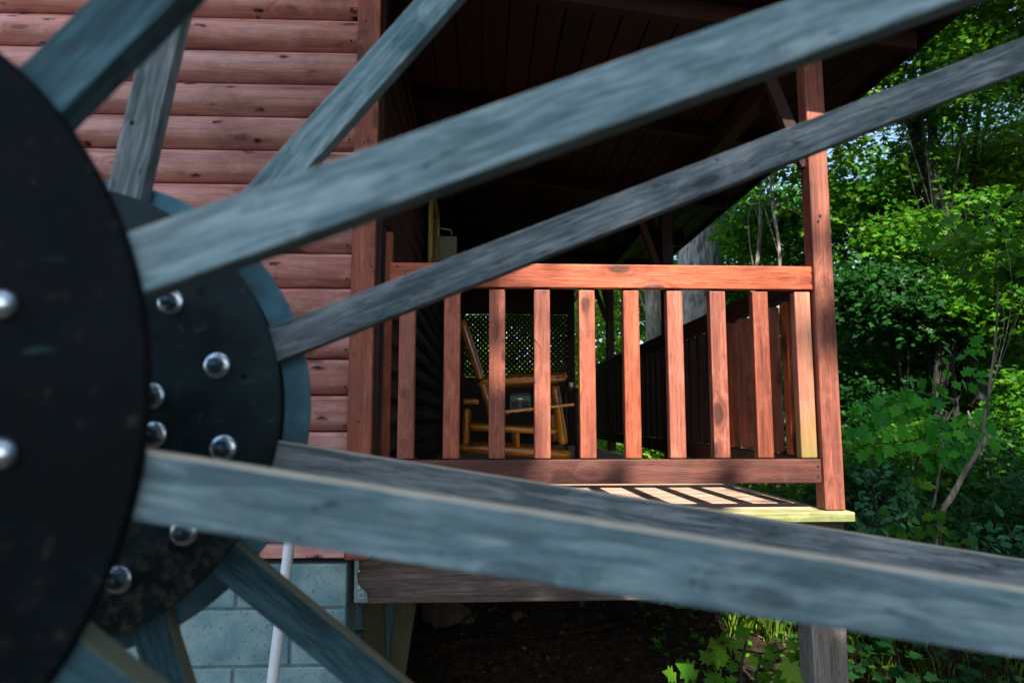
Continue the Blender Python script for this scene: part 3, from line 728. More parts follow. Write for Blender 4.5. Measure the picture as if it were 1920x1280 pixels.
# radio standing on the seat board
ra, rb_ = at(955, 770, CD - .02), at(995, 767, CD - .02)
rd = thing('radio', 'small teal radio with two speakers on the rocking chair seat', 'radio', at(975, 768, CD - .02))
cx_ = at(975, 754, CD - .02); cx_.y += 0
link('case', box_mesh(.14, .06, .098, .008, 2), RADIO, Matrix.Translation(cx_), rd)
for dx in (-.033, .033):
    link('speaker', box_mesh(.046, .008, .04, .003), RADIO_D, Matrix.Translation(cx_ + Vector((dx, -.032, -.014))), rd)
link('dial', box_mesh(.03, .006, .006, .001), ZINC, Matrix.Translation(cx_ + Vector((0, -.032, .022))), rd)
link('handle', box_mesh(.12, .012, .008, .002), RADIO, Matrix.Translation(cx_ + Vector((0, 0, .056))), rd)
# cup on the floor side behind
mug = bmesh.new(); tube_bm([(0, 0, 0), (0, 0, .01), (0, 0, .035), (0, 0, .04)], [.012, .016, .018, .022], 12, 0, mug)
tag(bm_obj('cup', mug, PVC, Matrix.Translation(at(1071, 727, 5.1)), None, True), 'tiny pale cup on the dark shelf right of the chair', 'cup')
sh_ = thing('small_shelf', 'small dark shelf stand right of the rocking chair', 'shelf', (at(1071, 900, 5.1).x, 5.1, DZ))
zz = at(1071, 728, 5.1).z
board('shelf_top', (at(1058, 728, 5.1).x, 5.12, zz - .011), (at(1084, 728, 5.1).x, 5.12, zz - .011), .16, .018, RED_SHADED, sh_)
for sx in (1061, 1081):
    board('leg', (at(sx, 728, 5.1).x, 5.12, DZ), (at(sx, 728, 5.1).x, 5.12, zz - .021), .03, .03, RED_SHADED, sh_, up=(1, 0, 0))
# dark box with wire handle hanging on the wall side
bx = thing('metal_box', 'dark olive metal box with wire handle beside the yellow door trim', 'box', at(839, 480, 4.4))
c0, c1 = at(822, 487, 4.4), at(857, 443, 4.4)
link('body', box_mesh(c1.x - c0.x, .09, c1.z - c0.z, .004), METAL_DARK, Matrix.Translation(((c0.x + c1.x) / 2, 4.44, (c0.z + c1.z) / 2)), bx)
bm_obj('wire_handle', tube_bm(smooth_path([at(822, 443, 4.44), at(823, 428, 4.44), at(835, 430, 4.44), at(846, 432, 4.44), at(847, 443, 4.44)], 3), .002, 6), ZINC, None, bx)
bst = thing('plant_stand', 'dark narrow stand carrying the olive metal box', 'stand', ((c0.x + c1.x) / 2, 4.44, DZ))
board('column', ((c0.x + c1.x) / 2, 4.44, DZ), ((c0.x + c1.x) / 2, 4.44, c0.z - .022), .06, .06, RED_SHADED, bst, up=(1, 0, 0))
board('stand_top', (c0.x - .01, 4.44, c0.z - .012), (c1.x + .01, 4.44, c0.z - .012), .12, .018, RED_SHADED, bst)

# ------------------------------------------------------------------ water wheel
AX, AZ, RD = -.512, .006, .2914
YN, YF, YB = .439, .825, .8695
wheel = thing('water_wheel', 'large wooden water wheel with dark steel hub plates and grey spokes', 'water wheel', (AX, (YN + YF) / 2, AZ))
def disc(name, y, r, th, mat, holes=(), seg=128):
    bm = bmesh.new()
    out = [(math.cos(2 * math.pi * k / seg) * r, math.sin(2 * math.pi * k / seg) * r) for k in range(seg)]
    a = [bm.verts.new((x, 0, z)) for x, z in out]; b_ = [bm.verts.new((x, th, z)) for x, z in out]
    e = .002
    c = [bm.verts.new((x * (1 - e / r), -e * .7, z * (1 - e / r))) for x, z in out]
    bm.faces.new(c); bm.faces.new(b_[::-1])
    for k in range(seg):
        j = (k + 1) % seg
        bm.faces.new((a[k], b_[k], b_[j], a[j])); bm.faces.new((c[k], a[k], a[j], c[j]))
    bmesh.ops.recalc_face_normals(bm, faces=bm.faces)
    return bm_obj(name, bm, mat, Matrix.Translation((AX, y, AZ)), wheel)
pn = disc('hub_plate', YN, .302, .006, PLATE_NEAR); pn['label'] = 'nearest black hub plate'
pf = disc('hub_plate', YF, .272, .005, PLATE); pf['label'] = 'far hub plate with bolts and rust stains'
dr = disc('hub_drum', YF + .0055, .266, YB - YF - .0095, PLATE_NEAR)
pb = disc('hub_plate', YB, .296, .006, PLATE_BACK); pb['label'] = 'bluish rear hub plate behind the far spokes'
board('shaft', (AX, YN - .07, AZ), (AX, 1.6, AZ), .07, .07, PLATE_NEAR, wheel, bev=.012, seg=3)
# spokes
SPW, SPT = .0425, .0235
def spoke(pa, pb_, y, mat):
    a, b_ = at(*pa, y), at(*pb_, y)
    u = (b_ - a).normalized(); ax = Vector((AX, y, AZ))
    tc = (ax - a).dot(u); foot = a + u * tc
    p0 = foot + u * .12; p1 = foot + u * 1.5
    o = board('spoke', p0 + Vector((0, SPT / 2, 0)), p1 + Vector((0, SPT / 2, 0)), SPW, SPT, mat, wheel, up=(0, -1, 0), bev=.002, seg=2)
    return o
yn_s, yf_s = YN + .0075, YF + .0085
NEAR = [((265, 488), (1220, 149)), ((275, 914), (1920, 1170)), ((60, 182), (241, 4)), ((115, 1262), (200, 1328))]
FAR = [((540, 634), (1220, 371)), ((600, 243), (817, 0)), ((244, 310), (305, 50)), ((697, 890), (1920, 1084)), ((455, 1078), (690, 1272)), ((287, 1200), (312, 1280))]
nb_angles = []
for i, (pa, pb_) in enumerate(NEAR): spoke(pa, pb_, yn_s, SPOKE if i < 2 else SPOKE_SHADE)
for i, (pa, pb_) in enumerate(FAR): spoke(pa, pb_, yf_s, (SPOKE_FAR, SPOKE, SPOKE_FAR, SPOKE_FAR, SPOKE_SHADE, SPOKE_SHADE)[i])
def spoke_ang(deg, y, mat):
    u = Vector((math.cos(R(deg)), 0, math.sin(R(deg)))); ax = Vector((AX, y, AZ))
    board('spoke', ax + u * .12 + Vector((0, SPT / 2, 0)), ax + u * 1.5 + Vector((0, SPT / 2, 0)), SPW, SPT, mat, wheel, up=(0, -1, 0), bev=.002, seg=2)
for k in range(4, 12): spoke_ang(19.4 + 360 / 13 * (k - 1), yn_s, SPOKE)
for k in range(4, 11): spoke_ang(20.9 + 360 / 13 * (k - 1) + (4 if k == 4 else 0), yf_s, SPOKE_FAR)
# bolts: domed heads on nuts
def bolt(p, r, parent, mat=ZINC, nut=True):
    bm = bmesh.new()
    if nut: prof = [(1.0, 0), (1.0, .08), (.95, .14), (.6, .24), (.56, .24)]
    else: prof = [(1.0, 0), (1.0, .12), (.93, .38), (.75, .62), (.45, .8), (.15, .87), (.0001, .88)]
    def lathe(prof, seg, rot=0.):
        rings = []
        for rr, h in prof: rings.append([bm.verts.new((math.cos(2 * math.pi * k / seg + rot) * rr * r, -h * r, math.sin(2 * math.pi * k / seg + rot) * rr * r)) for k in range(seg)])
        for i in range(len(prof) - 1):
            for k in range(seg):
                f = bm.faces.new((rings[i][k], rings[i][(k + 1) % seg], rings[i + 1][(k + 1) % seg], rings[i + 1][k])); f.smooth = seg > 8
        bm.faces.new(rings[-1])
    lathe(prof, 24)
    if nut:
        rot = (p[0] * 31 + p[2] * 17) % 1
        nf = len(bm.faces); lathe([(.62, .2), (.62, .72), (.55, .82), (.3, .82)], 6, rot); lathe([(.28, .6), (.28, 1.1), (.22, 1.16), (.05, 1.16)], 12)
        bm.faces.ensure_lookup_table()
        for f in bm.faces[nf:]: f.material_index = 1
    bmesh.ops.remove_doubles(bm, verts=bm.verts, dist=1e-6); bmesh.ops.recalc_face_normals(bm, faces=bm.faces)
    o = bm_obj('bolt', bm, mat, Matrix.Translation(p), parent)
    if nut: o.data.materials.append(NUT)
    return o
bpts_far = [(407, 685), (320, 566), (419, 840), (345, 997), (222, 1086), (284, 742), (288, 815)]
for px, py in bpts_far: bolt(at(px, py, YF - .002), .0155, pf)
for k in range(6):
    a = R(45 + 27.7 * (k + 1)); bolt(Vector((AX + math.cos(a) * .207, YF - .002, AZ + math.sin(a) * .207)), .017, pf)
for px, py in ((5, 572), (4, 851)): bolt(at(px, py, YN - .002), .0098, pn, nut=False)
for k in range(11):
    a = R(17.8 + 27.7 * (k + 1)); bolt(Vector((AX + math.cos(a) * .209, YN - .002, AZ + math.sin(a) * .209)), .0098, pn, nut=False)
# drilled holes (flat dark discs, the shade inside put into their colour)
for px, py, r_ in ((457, 705, .009), (375, 547, .009), (291, 631, .005), (324, 1024, .013), (359, 1044, .009), (196, 1136, .009)):
    bm = tube_bm([(0, 0, 0), (0, .001, 0)], r_ * .47, 14)
    bm_obj('bolt_hole', bm, HOLE, Matrix.Translation(at(px, py, YF - .0022)), pf)
for px, py, d_, r_ in ((247, 230, yf_s, .003), (1345, 300, yf_s, .0016), (1300, 1090, yn_s, .0012), (560, 1010, yn_s, .001)):
    bm_obj('nail_hole', tube_bm([(0, 0, 0), (0, .0015, 0)], r_, 12), HOLE, Matrix.Translation(at(px, py, d_ - .0008)), wheel)
# rim: felloes and bucket boards joining both sides
RI, RO = 1.47, 1.59
def felloe(a0, a1, y, th):
    bm = bmesh.new(); n = 6; top = []; 
    for k in range(n + 1):
        a = a0 + (a1 - a0) * k / n
        top.append([bm.verts.new((math.cos(a) * r, yy, math.sin(a) * r)) for r, yy in ((RI, 0), (RO, 0), (RO, th), (RI, th))])
    for k in range(n):
        for j in range(4): bm.faces.new((top[k][j], top[k][(j + 1) % 4], top[k + 1][(j + 1) % 4], top[k + 1][j]))
    bm.faces.new(top[0][::-1]); bm.faces.new(top[-1]); bmesh.ops.recalc_face_normals(bm, faces=bm.faces)
    bm_obj('rim_segment', bm, SPOKE_FAR, Matrix.Translation((AX, y, AZ)), wheel)
for k in range(13):
    a0 = R(6 + 360 / 13 * k); a1 = a0 + R(360 / 13 - .25)
    felloe(a0, a1, yn_s + SPT + .001, .02); felloe(a0, a1, yf_s - .022, .02)
for k in range(26):
    a = R(360 / 26 * k); u = Vector((math.cos(a + .35), 0, math.sin(a + .35)))
    c = Vector((AX + math.cos(a) * 1.53, 0, AZ + math.sin(a) * 1.53))
    board('bucket_board', c + Vector((0, yn_s + .047, 0)), c + Vector((0, yf_s - .025, 0)), .1, .015, SPOKE_FAR, wheel, up=(-u.z, 0, u.x))

# white pipe between wheel and wall
pp = [at(549, 985, 2.42), at(541, 1030, 2.42), at(533, 1100, 2.4), at(523, 1180, 2.38), at(513, 1260, 2.36), at(505, 1340, 2.35)]
far_ = pp[-1] + (pp[-1] - pp[-3]).normalized() * 1.9
top_ = pp[0] + (pp[0] - pp[2]).normalized() * .12
tag(bm_obj('pipe', tube_bm([top_] + pp + [far_], .0185, 16), PVC, None, None, True), 'white plastic pipe leaning in front of the block foundation', 'pipe')

# stakes and stones under the deck
def mk(name, label, cat, pa, pb_, d0, d1, W, T, mat):
    o = board(name, at(*pa, d0), at(*pb_, d1), T, W, mat, None, up=(1, 0, 0)); tag(o, label, cat); return o
mk('stake', 'dark olive upright board against the foundation under the deck', 'board', (700, 1125, ), (712, 1420), 2.95, 2.95, .085, .03, OLIVE)
mk('stake', 'dark olive slanting board forming a V under the deck', 'board', (764, 1128), (722, 1400), 3.05, 3.0, .08, .03, OLIVE)
def stone(name, label, px, py, d, s, seed, group=None, M=STONE):
    bm = bmesh.new(); bmesh.ops.create_icosphere(bm, subdivisions=2, radius=1); g = random.Random(seed)
    ph = [g.uniform(0, 6) for _ in range(6)]
    for v in bm.verts:
        k = 1 + .22 * math.sin(v.co.x * 3 + ph[0]) * math.sin(v.co.z * 3.3 + ph[1]) + .12 * math.sin(v.co.y * 6 + ph[2]) + g.uniform(-.05, .05)
        v.co = Vector((v.co.x * s[0], v.co.y * s[1], v.co.z * s[2])) * k
    p = at(px, py, d); o = bm_obj(name, bm, M, Matrix.Translation(p) @ Matrix.Rotation(g.uniform(-.5, .5), 4, 'Y'), None)
    return tag(o, label, 'stone', group)
def ground_hit(px, py):
    d = 2.7
    while d < 60:
        p = at(px, py, d)
        if p.z <= gz(p.x, p.y): return d
        d += .02
    return 8.0
for k, (px, py, s, lab) in enumerate(((835, 1160, (.13, .1, .11), 'big brown stone in the bank under the deck'), (968, 1157, (.05, .05, .04), 'small angular stone under the middle of the deck'), (878, 1165, (.045, .04, .035), 'small dark stone right of the big brown stone'))):
    stone('stone', lab, px, py, ground_hit(px, py), s, k + 3)

# ------------------------------------------------------------------ trees and plants
def px_tree(name, label, path, d, r0, r1, bark, leaf, ells=None, ns=0, per=12, rad=.35, size=.1, seed=1, T=T_STAR, top=None, **kw):
    pts = [at(px, py, d) for px, py in path]
    # path is listed from top to bottom; run it on down to the ground and up into the crown
    lo = pts[-1]; g = gz(lo.x, d)
    dirv = (pts[-1] - pts[-2]).normalized()
    base = Vector((lo.x + dirv.x * .4 * max(0, lo.z - g), d, g - .1)) if lo.z > g else Vector((lo.x, d, g - .1))
    P = [base] + pts[::-1]
    if top: P.append(Vector((pts[0].x + top[0], d + .3, top[1])))
    n = len(P); radii = list(np.linspace(r0, r1, n))
    if ells is not None: ells = [(P[-1].x + e[0], d + e[1], e[2], e[3], e[4], e[5]) for e in ells]
    return tree(name, label, (base.x, d, g), P, radii, ells, ns, per, rad, size, seed, bark, leaf, T, **kw)

px_tree('oak_tree', 'thick grey furrowed trunk standing behind the porch, dappled by sun', [(1322, 250), (1316, 450), (1303, 620), (1300, 800)], 11, .40, .34, BARK, LEAF, top=(.1, 9.5),
        ells=[(0, 0, 9, 3, 3, 2.4), (2.0, -.5, 7.2, 2.4, 2, 1.4), (-1.5, 0, 8, 2, 2, 1.5)], ns=900, seed=3, seg=24, jit=.05)
px_tree('leaning_tree', 'pale trunk left of the thick oak seen between the balusters', [(1180, 250), (1222, 520), (1228, 640), (1232, 800)], 12.5, .2, .14, BARK_P, LEAF, top=(-.3, 7.5),
        ells=[(0, 0, 8, 2.4, 2.4, 1.8)], ns=420, seed=4, seg=16, jit=.05)
px_tree('slim_tree', 'slender grey stem just right of the oak above the railing', [(1424, 250), (1426, 400), (1419, 500), (1400, 640)], 9, .032, .018, BARK_P, LEAF, top=(.1, 5.2),
        ells=[(0, 0, 4.6, 1.3, 1.2, 1.2), (.2, 0, 3.0, 1.0, .9, .6)], ns=330, seed=5, nbr=10, size=.1, rad=.3)
px_tree('slim_tree', 'thin twin stem left of the corner post above the railing', [(1445, 350), (1458, 440), (1462, 500), (1456, 640)], 8.6, .026, .013, BARK_P, LEAF_Y, top=(.2, 4.2),
        ells=[(0.1, 0, 3.9, 1.1, 1, .8)], ns=200, seed=6, nbr=10, size=.1, rad=.3)
px_tree('forked_tree', 'dark forked trunk rising through the green right of the porch post', [(1700, 190), (1728, 290), (1765, 400), (1792, 540), (1806, 640), (1828, 720)], 9, .12, .075, BARK_D, LEAF, top=(-.4, 6.5),
        ells=[(0, 0, 6.5, 2.2, 1.8, 1.2), (1.4, 0, 4.8, 1.2, 1, .8)], ns=420, seed=8, size=.11, nbr=12)
px_tree('tall_tree', 'dark upright trunk beside the forked tree near the sky gap', [(1745, 200), (1752, 290), (1775, 420), (1800, 560)], 9.4, .09, .06, BARK_D, LEAF_Y, top=(.1, 6.5),
        ells=[(.6, 0, 7, 1.6, 1.5, 1.0)], ns=160, seed=9, size=.11, nbr=6)
px_tree('crooked_sapling', 'pale crooked sapling with a sharp kink at the right edge', [(1872, 470), (1868, 620), (1853, 740), (1843, 800), (1848, 822), (1812, 880), (1785, 930), (1762, 978)], 4.3, .023, .005, BARK_P, LEAF, top=None,
        ells=[(0.05, 0, 1.15, .4, .4, .3)], ns=50, seed=10, seg=10, jit=.12, nbr=4, size=.08, rad=.22)
px_tree('thin_sapling', 'very thin dark upright sapling left of the crooked one', [(1775, 770), (1762, 880), (1745, 985)], 6, .014, .009, BARK_P, LEAF, seed=11)
px_tree('mottled_sapling', 'mottled pale stem in the dark lower right', [(1815, 770), (1842, 860), (1870, 960)], 7.2, .035, .008, BARK_P, LEAF, seed=13)

# fuller trees filling the wood
g = np.random.default_rng(5)
LBL = {'LEAF': 'mid green', 'LEAF_Y': 'sunny yellow green', 'LEAF_D': 'dark green'}
spots = [  # px column, depth, trunk r, height, material
    (1150, 13.5, .12, 4.8, 'LEAF_Y'), (1235, 15, .14, 6.2, 'LEAF'), (1385, 12.5, .12, 4.6, 'LEAF_D'), (1470, 11, .09, 3.8, 'LEAF'), (1500, 14, .16, 5.2, 'LEAF_D'),
    (1600, 12, .09, 2.8, 'LEAF'), (1660, 16.5, .17, 3.8, 'LEAF_Y'), (1700, 13, .12, 3.3, 'LEAF'), (1790, 15, .14, 4.2, 'LEAF_Y'), (1850, 11, .10, 5.0, 'LEAF_Y'),
    (1900, 13.5, .14, 6.5, 'LEAF'), (2010, 10, .12, 5.6, 'LEAF'), (1560, 20, .2, 6.4, 'LEAF'), (1740, 22, .2, 6.2, 'LEAF'), (1850, 20, .2, 8.5, 'LEAF_D'), (2050, 17, .2, 8, 'LEAF'),
    (1420, 22, .22, 9, 'LEAF'), (1290, 21, .2, 8, 'LEAF_D'), (1100, 19, .2, 7, 'LEAF_D'), (960, 16, .2, 7, 'LEAF_Y'), (840, 21, .2, 8, 'LEAF')]
AMT = {'LEAF': LEAF, 'LEAF_Y': LEAF_Y, 'LEAF_D': LEAF_D}
where = ['behind the far end of the porch', 'behind the pale leaning trunk', 'right of the oak above the railing', 'left of the corner post', 'deep behind the corner post',
         'just right of the corner post', 'under the bright sky gap', 'left of the forked trunk', 'behind the forked trunk', 'above the crooked sapling',
         'at the right edge behind', 'just beyond the right edge', 'far back right of the post', 'far back below the sky gap', 'far back at upper right', 'far off beyond the right edge',
         'far back above the railing', 'far back behind the oak', 'far back beyond the lattice', 'seen through the lattice', 'far back left of the lattice']
for i, (px, d, r0, H, mk_) in enumerate(spots):
    x = at(px, 700, d).x; b0 = gz(x, d)
    H0 = H; dx = g.uniform(-.4, .4, 3)
    sc = d / 12
    ells = []
    for k in range(5):
        t = k / 4
        zz = b0 + .7 + t * (H - 1.0 - b0 * 0)
        rr_ = (1.5 - .75 * t) * (sc ** .6)
        ells.append((x + g.uniform(-.5, .5), d + g.uniform(-.4, .4), zz, rr_, rr_ * .8, .55 * sc ** .5))
    sz = .085 * (d / 11) ** .55
    tree('leafy_tree', '%s leafy tree %s' % (LBL[mk_], where[i]), (x, d, b0), [(x, d, b0 - .1), (x + dx[0], d, b0 + H * .4), (x + dx[1], d, b0 + H)], [r0 * .55, r0 * .4, r0 * .15],
         ells, int(900 + 40 * H), 14, .34 * sc ** .4, sz, 40 + i, BARK_D, AMT[mk_], T_STAR if d < 14 else T_OVAL, hollow=.3, nbr=9)
for i, (px, py, d, rr_, ns_, lm_, lab) in enumerate((
    (1640, 330, 9.5, 1.0, 330, LEAF, 'just right of the post below the bright gap'), (1770, 400, 10.5, 1.4, 430, LEAF, 'mid height behind the forked trunk'),
    (1890, 330, 9.5, 1.2, 480, LEAF_Y, 'at the right edge below the far spoke'), (1860, 560, 8.5, 1.0, 420, LEAF, 'behind the kink of the crooked sapling'),
    (1640, 560, 8.5, .8, 360, LEAF_D, 'dark and close beside the post'), (1700, 110, 8.5, 1.0, 330, LEAF, 'hanging in above the far spoke'),
    (1880, 60, 9.0, 1.1, 420, LEAF_Y, 'in the top right corner of the view'), (1450, 430, 9.6, .8, 300, LEAF, 'above the railing beside the twin stem'), (1720, 640, 9.8, 1.2, 520, LEAF, 'low and broad behind the maple sapling'),
    (1830, 200, 15, 2.2, 500, LEAF_D, 'dark and wide far behind the forked trunk'), (1930, 420, 14, 2.0, 500, LEAF, 'wide, far back at the right edge'), (1750, 330, 16, 1.5, 330, LEAF_D, 'dark, far behind the bright gap'),
    (1600, 430, 12, 1.1, 300, LEAF_D, 'dark, between the post and the bright gap'), (1690, 440, 8.6, .6, 90, LEAF, 'small and open in front of the gap'), (1850, 400, 8.2, .7, 130, LEAF, 'small, hanging over the crooked sapling'))):
    c = at(px, py, d); b0 = gz(c.x, d); dx = .7 if px < 1800 else -.6
    tree('young_tree', 'young leafy tree ' + lab, (c.x + dx, d + .5, b0), [(c.x + dx, d + .5, b0 - .1), (c.x + dx * .8, d + .4, (b0 + c.z) / 2), (c.x + dx * .2, d + .1, c.z + .3)], [.05, .04, .015],
         [(c.x, d, c.z, rr_, rr_ * .7, rr_ * .62), (c.x + .6 * rr_, d + .2, c.z - .5 * rr_, rr_ * .7, rr_ * .6, rr_ * .3)], int(ns_ * 1.7), 13, .32, .088, 300 + i, BARK_D, lm_, T_STAR, hollow=.25, nbr=6)
# low bushes in the mid ground
bush = [(1610, 6.2, .5, .75, LEAF_D), (1680, 7.2, .8, .9, LEAF), (1760, 8.2, .9, 1.0, LEAF_D), (1840, 6.8, .7, .6, LEAF_D), (1905, 5.6, .5, .6, LEAF_D), (1640, 9.2, 1.0, 1.6, LEAF_D),
        (1730, 5.6, .5, .45, LEAF_D), (1815, 9.5, 1.1, 1.5, LEAF), (1180, 10, .8, 1.0, LEAF_Y), (1350, 9.6, .9, 1.3, LEAF_D), (1250, 10.4, .8, 1.5, LEAF), (1950, 8, .9, 1.6, LEAF), (1460, 9.8, .9, 1.7, LEAF_D), (1640, 5.0, .35, .35, LEAF_D), (1110, 11, .7, 1.5, LEAF_Y), (1560, 9.0, .7, 2.0, LEAF_D)]
bl_ = ['low and dark just right of the porch post', 'wide and mid green behind the maple sprays', 'dark and broad under the forked trunk', 'low and dark below the crooked sapling', 'at the lower right corner', 'tall and dark beside the porch post',
       'low in front of the thin sapling', 'tall behind the crooked sapling', 'sunny, seen between the middle balusters', 'dark, under the oak', 'leafy, in front of the pale leaning trunk', 'beyond the right edge', 'dark, behind the side railing', 'smallest, beside the deck corner', 'sunny, at the far porch end', 'tall, behind the corner post']
for i, (px, d, rr_, H, lm_) in enumerate(bush):
    x = at(px, 700, d).x; b0 = gz(x, d)
    t = thing('bush', 'bush ' + bl_[i], 'bush', (x, d, b0), 'bushes between porch and woods')
    me, c = crown_mesh('foliage', [(0, 0, H * .5, rr_, rr_ * .7, H * .55)], int(150 + 120 * rr_ * H), 12, .2, .075, 90 + i, T_STAR if i % 2 else T_OVAL, .25)
    o = link('foliage', me, lm_, Matrix.Translation((x, d, b0)), t); o['kind'] = 'stuff'
    bm = bmesh.new()
    for k in range(5):
        e = Vector(c[(k * 37) % len(c)]); tube_bm(smooth_path([Vector((0, 0, -.05)), e * .5 + Vector((0, 0, .1)), e], 3), list(np.linspace(.014, .005, 7)), 6, .1, bm)
    bm_obj('stems', bm, BARK_D, Matrix.Translation((x, d, b0)), t)

# distant wood: one mass
n = 9000; gg = np.random.default_rng(77)
dd_ = gg.uniform(26, 55, n); cx = dd_ * gg.uniform(-.25, 1.25, n)
cz = ground_z(cx, dd_) + gg.random(n) ** 1.2 * (5.0 + .27 * dd_ + 2.5 * np.sin(cx * .35 + dd_ * .1))
me = leaf_mesh('distant_wood', *spray_leaves(np.stack([cx, dd_, cz], 1), 13, .9, .34, 78, tilt=.7), T_OVAL)
tag(link('distant_wood', me, LEAF), 'far wood showing as one green mass behind the nearer trees', kind='stuff', cat='wood')

# maple saplings with countable leaves
def leaf_me(T, nm):
    me = bpy.data.meshes.new(nm); bm = bmesh.new()
    # two halves folded on the midrib
    K = len(T); mid_i = K // 2
    vs = [bm.verts.new(p) for p in T]
    ctr = bm.verts.new((.45, 0, -.035)); 
    for i in range(K): bm.faces.new((ctr, vs[i], vs[(i + 1) % K]))
    bm.to_mesh(me); bm.free(); return me
ML = leaf_me(T_MAPLE, 'leaf'); OL = leaf_me(T_OVAL, 'leaf')
def put_leaf(p, d, nrm, s, mat, parent, me):
    x = Vector(d).normalized(); z = Vector(nrm); z = (z - x * z.dot(x)).normalized(); y = z.cross(x)
    M = Matrix.Translation(p) @ Matrix(((x.x, y.x, z.x, 0), (x.y, y.y, z.y, 0), (x.z, y.z, z.z, 0), (0, 0, 0, 1))) @ Matrix.Diagonal((s, s, s, 1))
    return link('leaf', me, mat, M, parent)
def spray_sapling(name, label, d, main, branches, size, mat, me, seed, per_m=26, cat='sapling', tiltc=(0, -.75, .65), gnd=True):
    gr = random.Random(seed)
    pts = [at(px, py, d) for px, py in main]
    g0 = gz(pts[0].x, d)
    if gnd and pts[0].z > g0: pts = [Vector((pts[0].x + .05, d + .05, g0 - .03))] + pts
    t = thing(name, label, cat, (pts[0].x, d, max(g0, pts[0].z)))
    bm_obj('stem', tube_bm(smooth_path(pts, 4), list(np.linspace(.011, .004, (len(pts) - 1) * 4 + 1)), 7, .1), BARK_D, None, t)
    for br in branches:
        bp = smooth_path([at(px, py, d) + Vector((0, gr.uniform(-.12, .12), 0)) for px, py in br], 5)
        bm_obj('branch', tube_bm(bp, list(np.linspace(.005, .002, len(bp))), 5, .1), BARK_D, None, t)
        L = sum((bp[i + 1] - bp[i]).length for i in range(len(bp) - 1))
        nl = max(3, int(L * per_m))
        for k in range(nl):
            f = (k + .8) / nl * (len(bp) - 1); i = min(int(f), len(bp) - 2); p = bp[i].lerp(bp[i + 1], f - i)
            ax_ = (bp[i + 1] - bp[i]).normalized(); sgn = 1 if k % 2 else -1
            perp = Vector((0, 0, 1)) if abs(ax_.z) < .7 else Vector((1, 0, 0))
            dv = ax_ * gr.uniform(.2, .9) + perp * sgn * gr.uniform(.3, 1.0) + Vector((0, gr.uniform(-.4, .1), -.25))
            s = size * gr.uniform(.65, 1.25)
            put_leaf(p + dv.normalized() * s * .3 + Vector((0, gr.uniform(-.04, .04), 0)), dv, Vector(tiltc) + Vector([gr.uniform(-.3, .3) for _ in range(3)]), s, mat, t, me)
    return t
spray_sapling('maple_sapling', 'bright green maple sapling spreading flat sprays right of the porch post', 4.6, [(1700, 1010), (1712, 900), (1740, 800), (1770, 720), (1790, 660)],
    [[(1745, 790), (1700, 770), (1640, 785), (1592, 795)], [(1750, 780), (1720, 755), (1680, 752), (1640, 765)], [(1770, 730), (1740, 740), (1715, 745)], [(1775, 720), (1800, 705), (1830, 712)],
     [(1740, 800), (1770, 810), (1800, 800), (1830, 808)], [(1735, 815), (1700, 825), (1660, 828), (1625, 835)], [(1730, 850), (1770, 855), (1800, 850)], [(1785, 690), (1800, 660), (1830, 650)],
     [(1760, 745), (1700, 735), (1665, 758)], [(1750, 800), (1790, 825), (1850, 815), (1880, 822)]], .105, LEAF_M, ML, 1, per_m=34)
spray_sapling('maple_seedling', 'lime green maple seedling with big lobed leaves by the support post', 2.95, [(1395, 1330), (1390, 1250), (1400, 1200)],
    [[(1395, 1260), (1365, 1215), (1340, 1195)], [(1392, 1250), (1380, 1200), (1372, 1190)], [(1398, 1230), (1430, 1215), (1470, 1200)], [(1395, 1270), (1350, 1262), (1300, 1270)], [(1395, 1260), (1440, 1245), (1490, 1240)],
     [(1395, 1290), (1345, 1290), (1280, 1285)], [(1395, 1280), (1450, 1275), (1500, 1270)]], .09, LEAF_LIME, ML, 2, per_m=22, tiltc=(0, -.9, .45), cat='seedling')
spray_sapling('small_shrub', 'small blue green shrub with oval leaves at the deck corner', 4.0, [(1640, 1010), (1640, 950), (1632, 885)],
    [[(1640, 980), (1620, 945), (1600, 935)], [(1640, 960), (1632, 915), (1622, 890)], [(1640, 970), (1665, 930), (1680, 905)], [(1640, 990), (1690, 960), (1710, 940)], [(1640, 985), (1610, 975), (1592, 960)], [(1640, 950), (1650, 905), (1655, 880)], [(1645, 990), (1680, 985), (1720, 975)]],
    .055, LEAF_BLUE, OL, 3, per_m=70, cat='shrub')
spray_sapling('low_shrub', 'low green shrub with pointed leaves below the maple sprays', 4.2, [(1700, 1060), (1700, 990), (1705, 930)],
    [[(1700, 1000), (1670, 970), (1650, 965)], [(1702, 960), (1715, 915), (1725, 900)], [(1700, 1000), (1740, 975), (1770, 985)], [(1700, 1010), (1660, 1005), (1620, 1000)], [(1700, 1020), (1760, 1010), (1800, 1015)]], .085, LEAF, ML, 4, per_m=34, cat='shrub')
spray_sapling('seedling', 'small round leaved seedling at the far right above the lower spoke', 3.9, [(1890, 1080), (1885, 1010)],
    [[(1888, 1030), (1870, 1005), (1860, 985)], [(1888, 1020), (1893, 990), (1892, 972)], [(1888, 1030), (1905, 1010), (1915, 990)], [(1888, 1045), (1865, 1030), (1850, 1020)]], .06, LEAF_BLUE, OL, 5, per_m=60, cat='seedling')

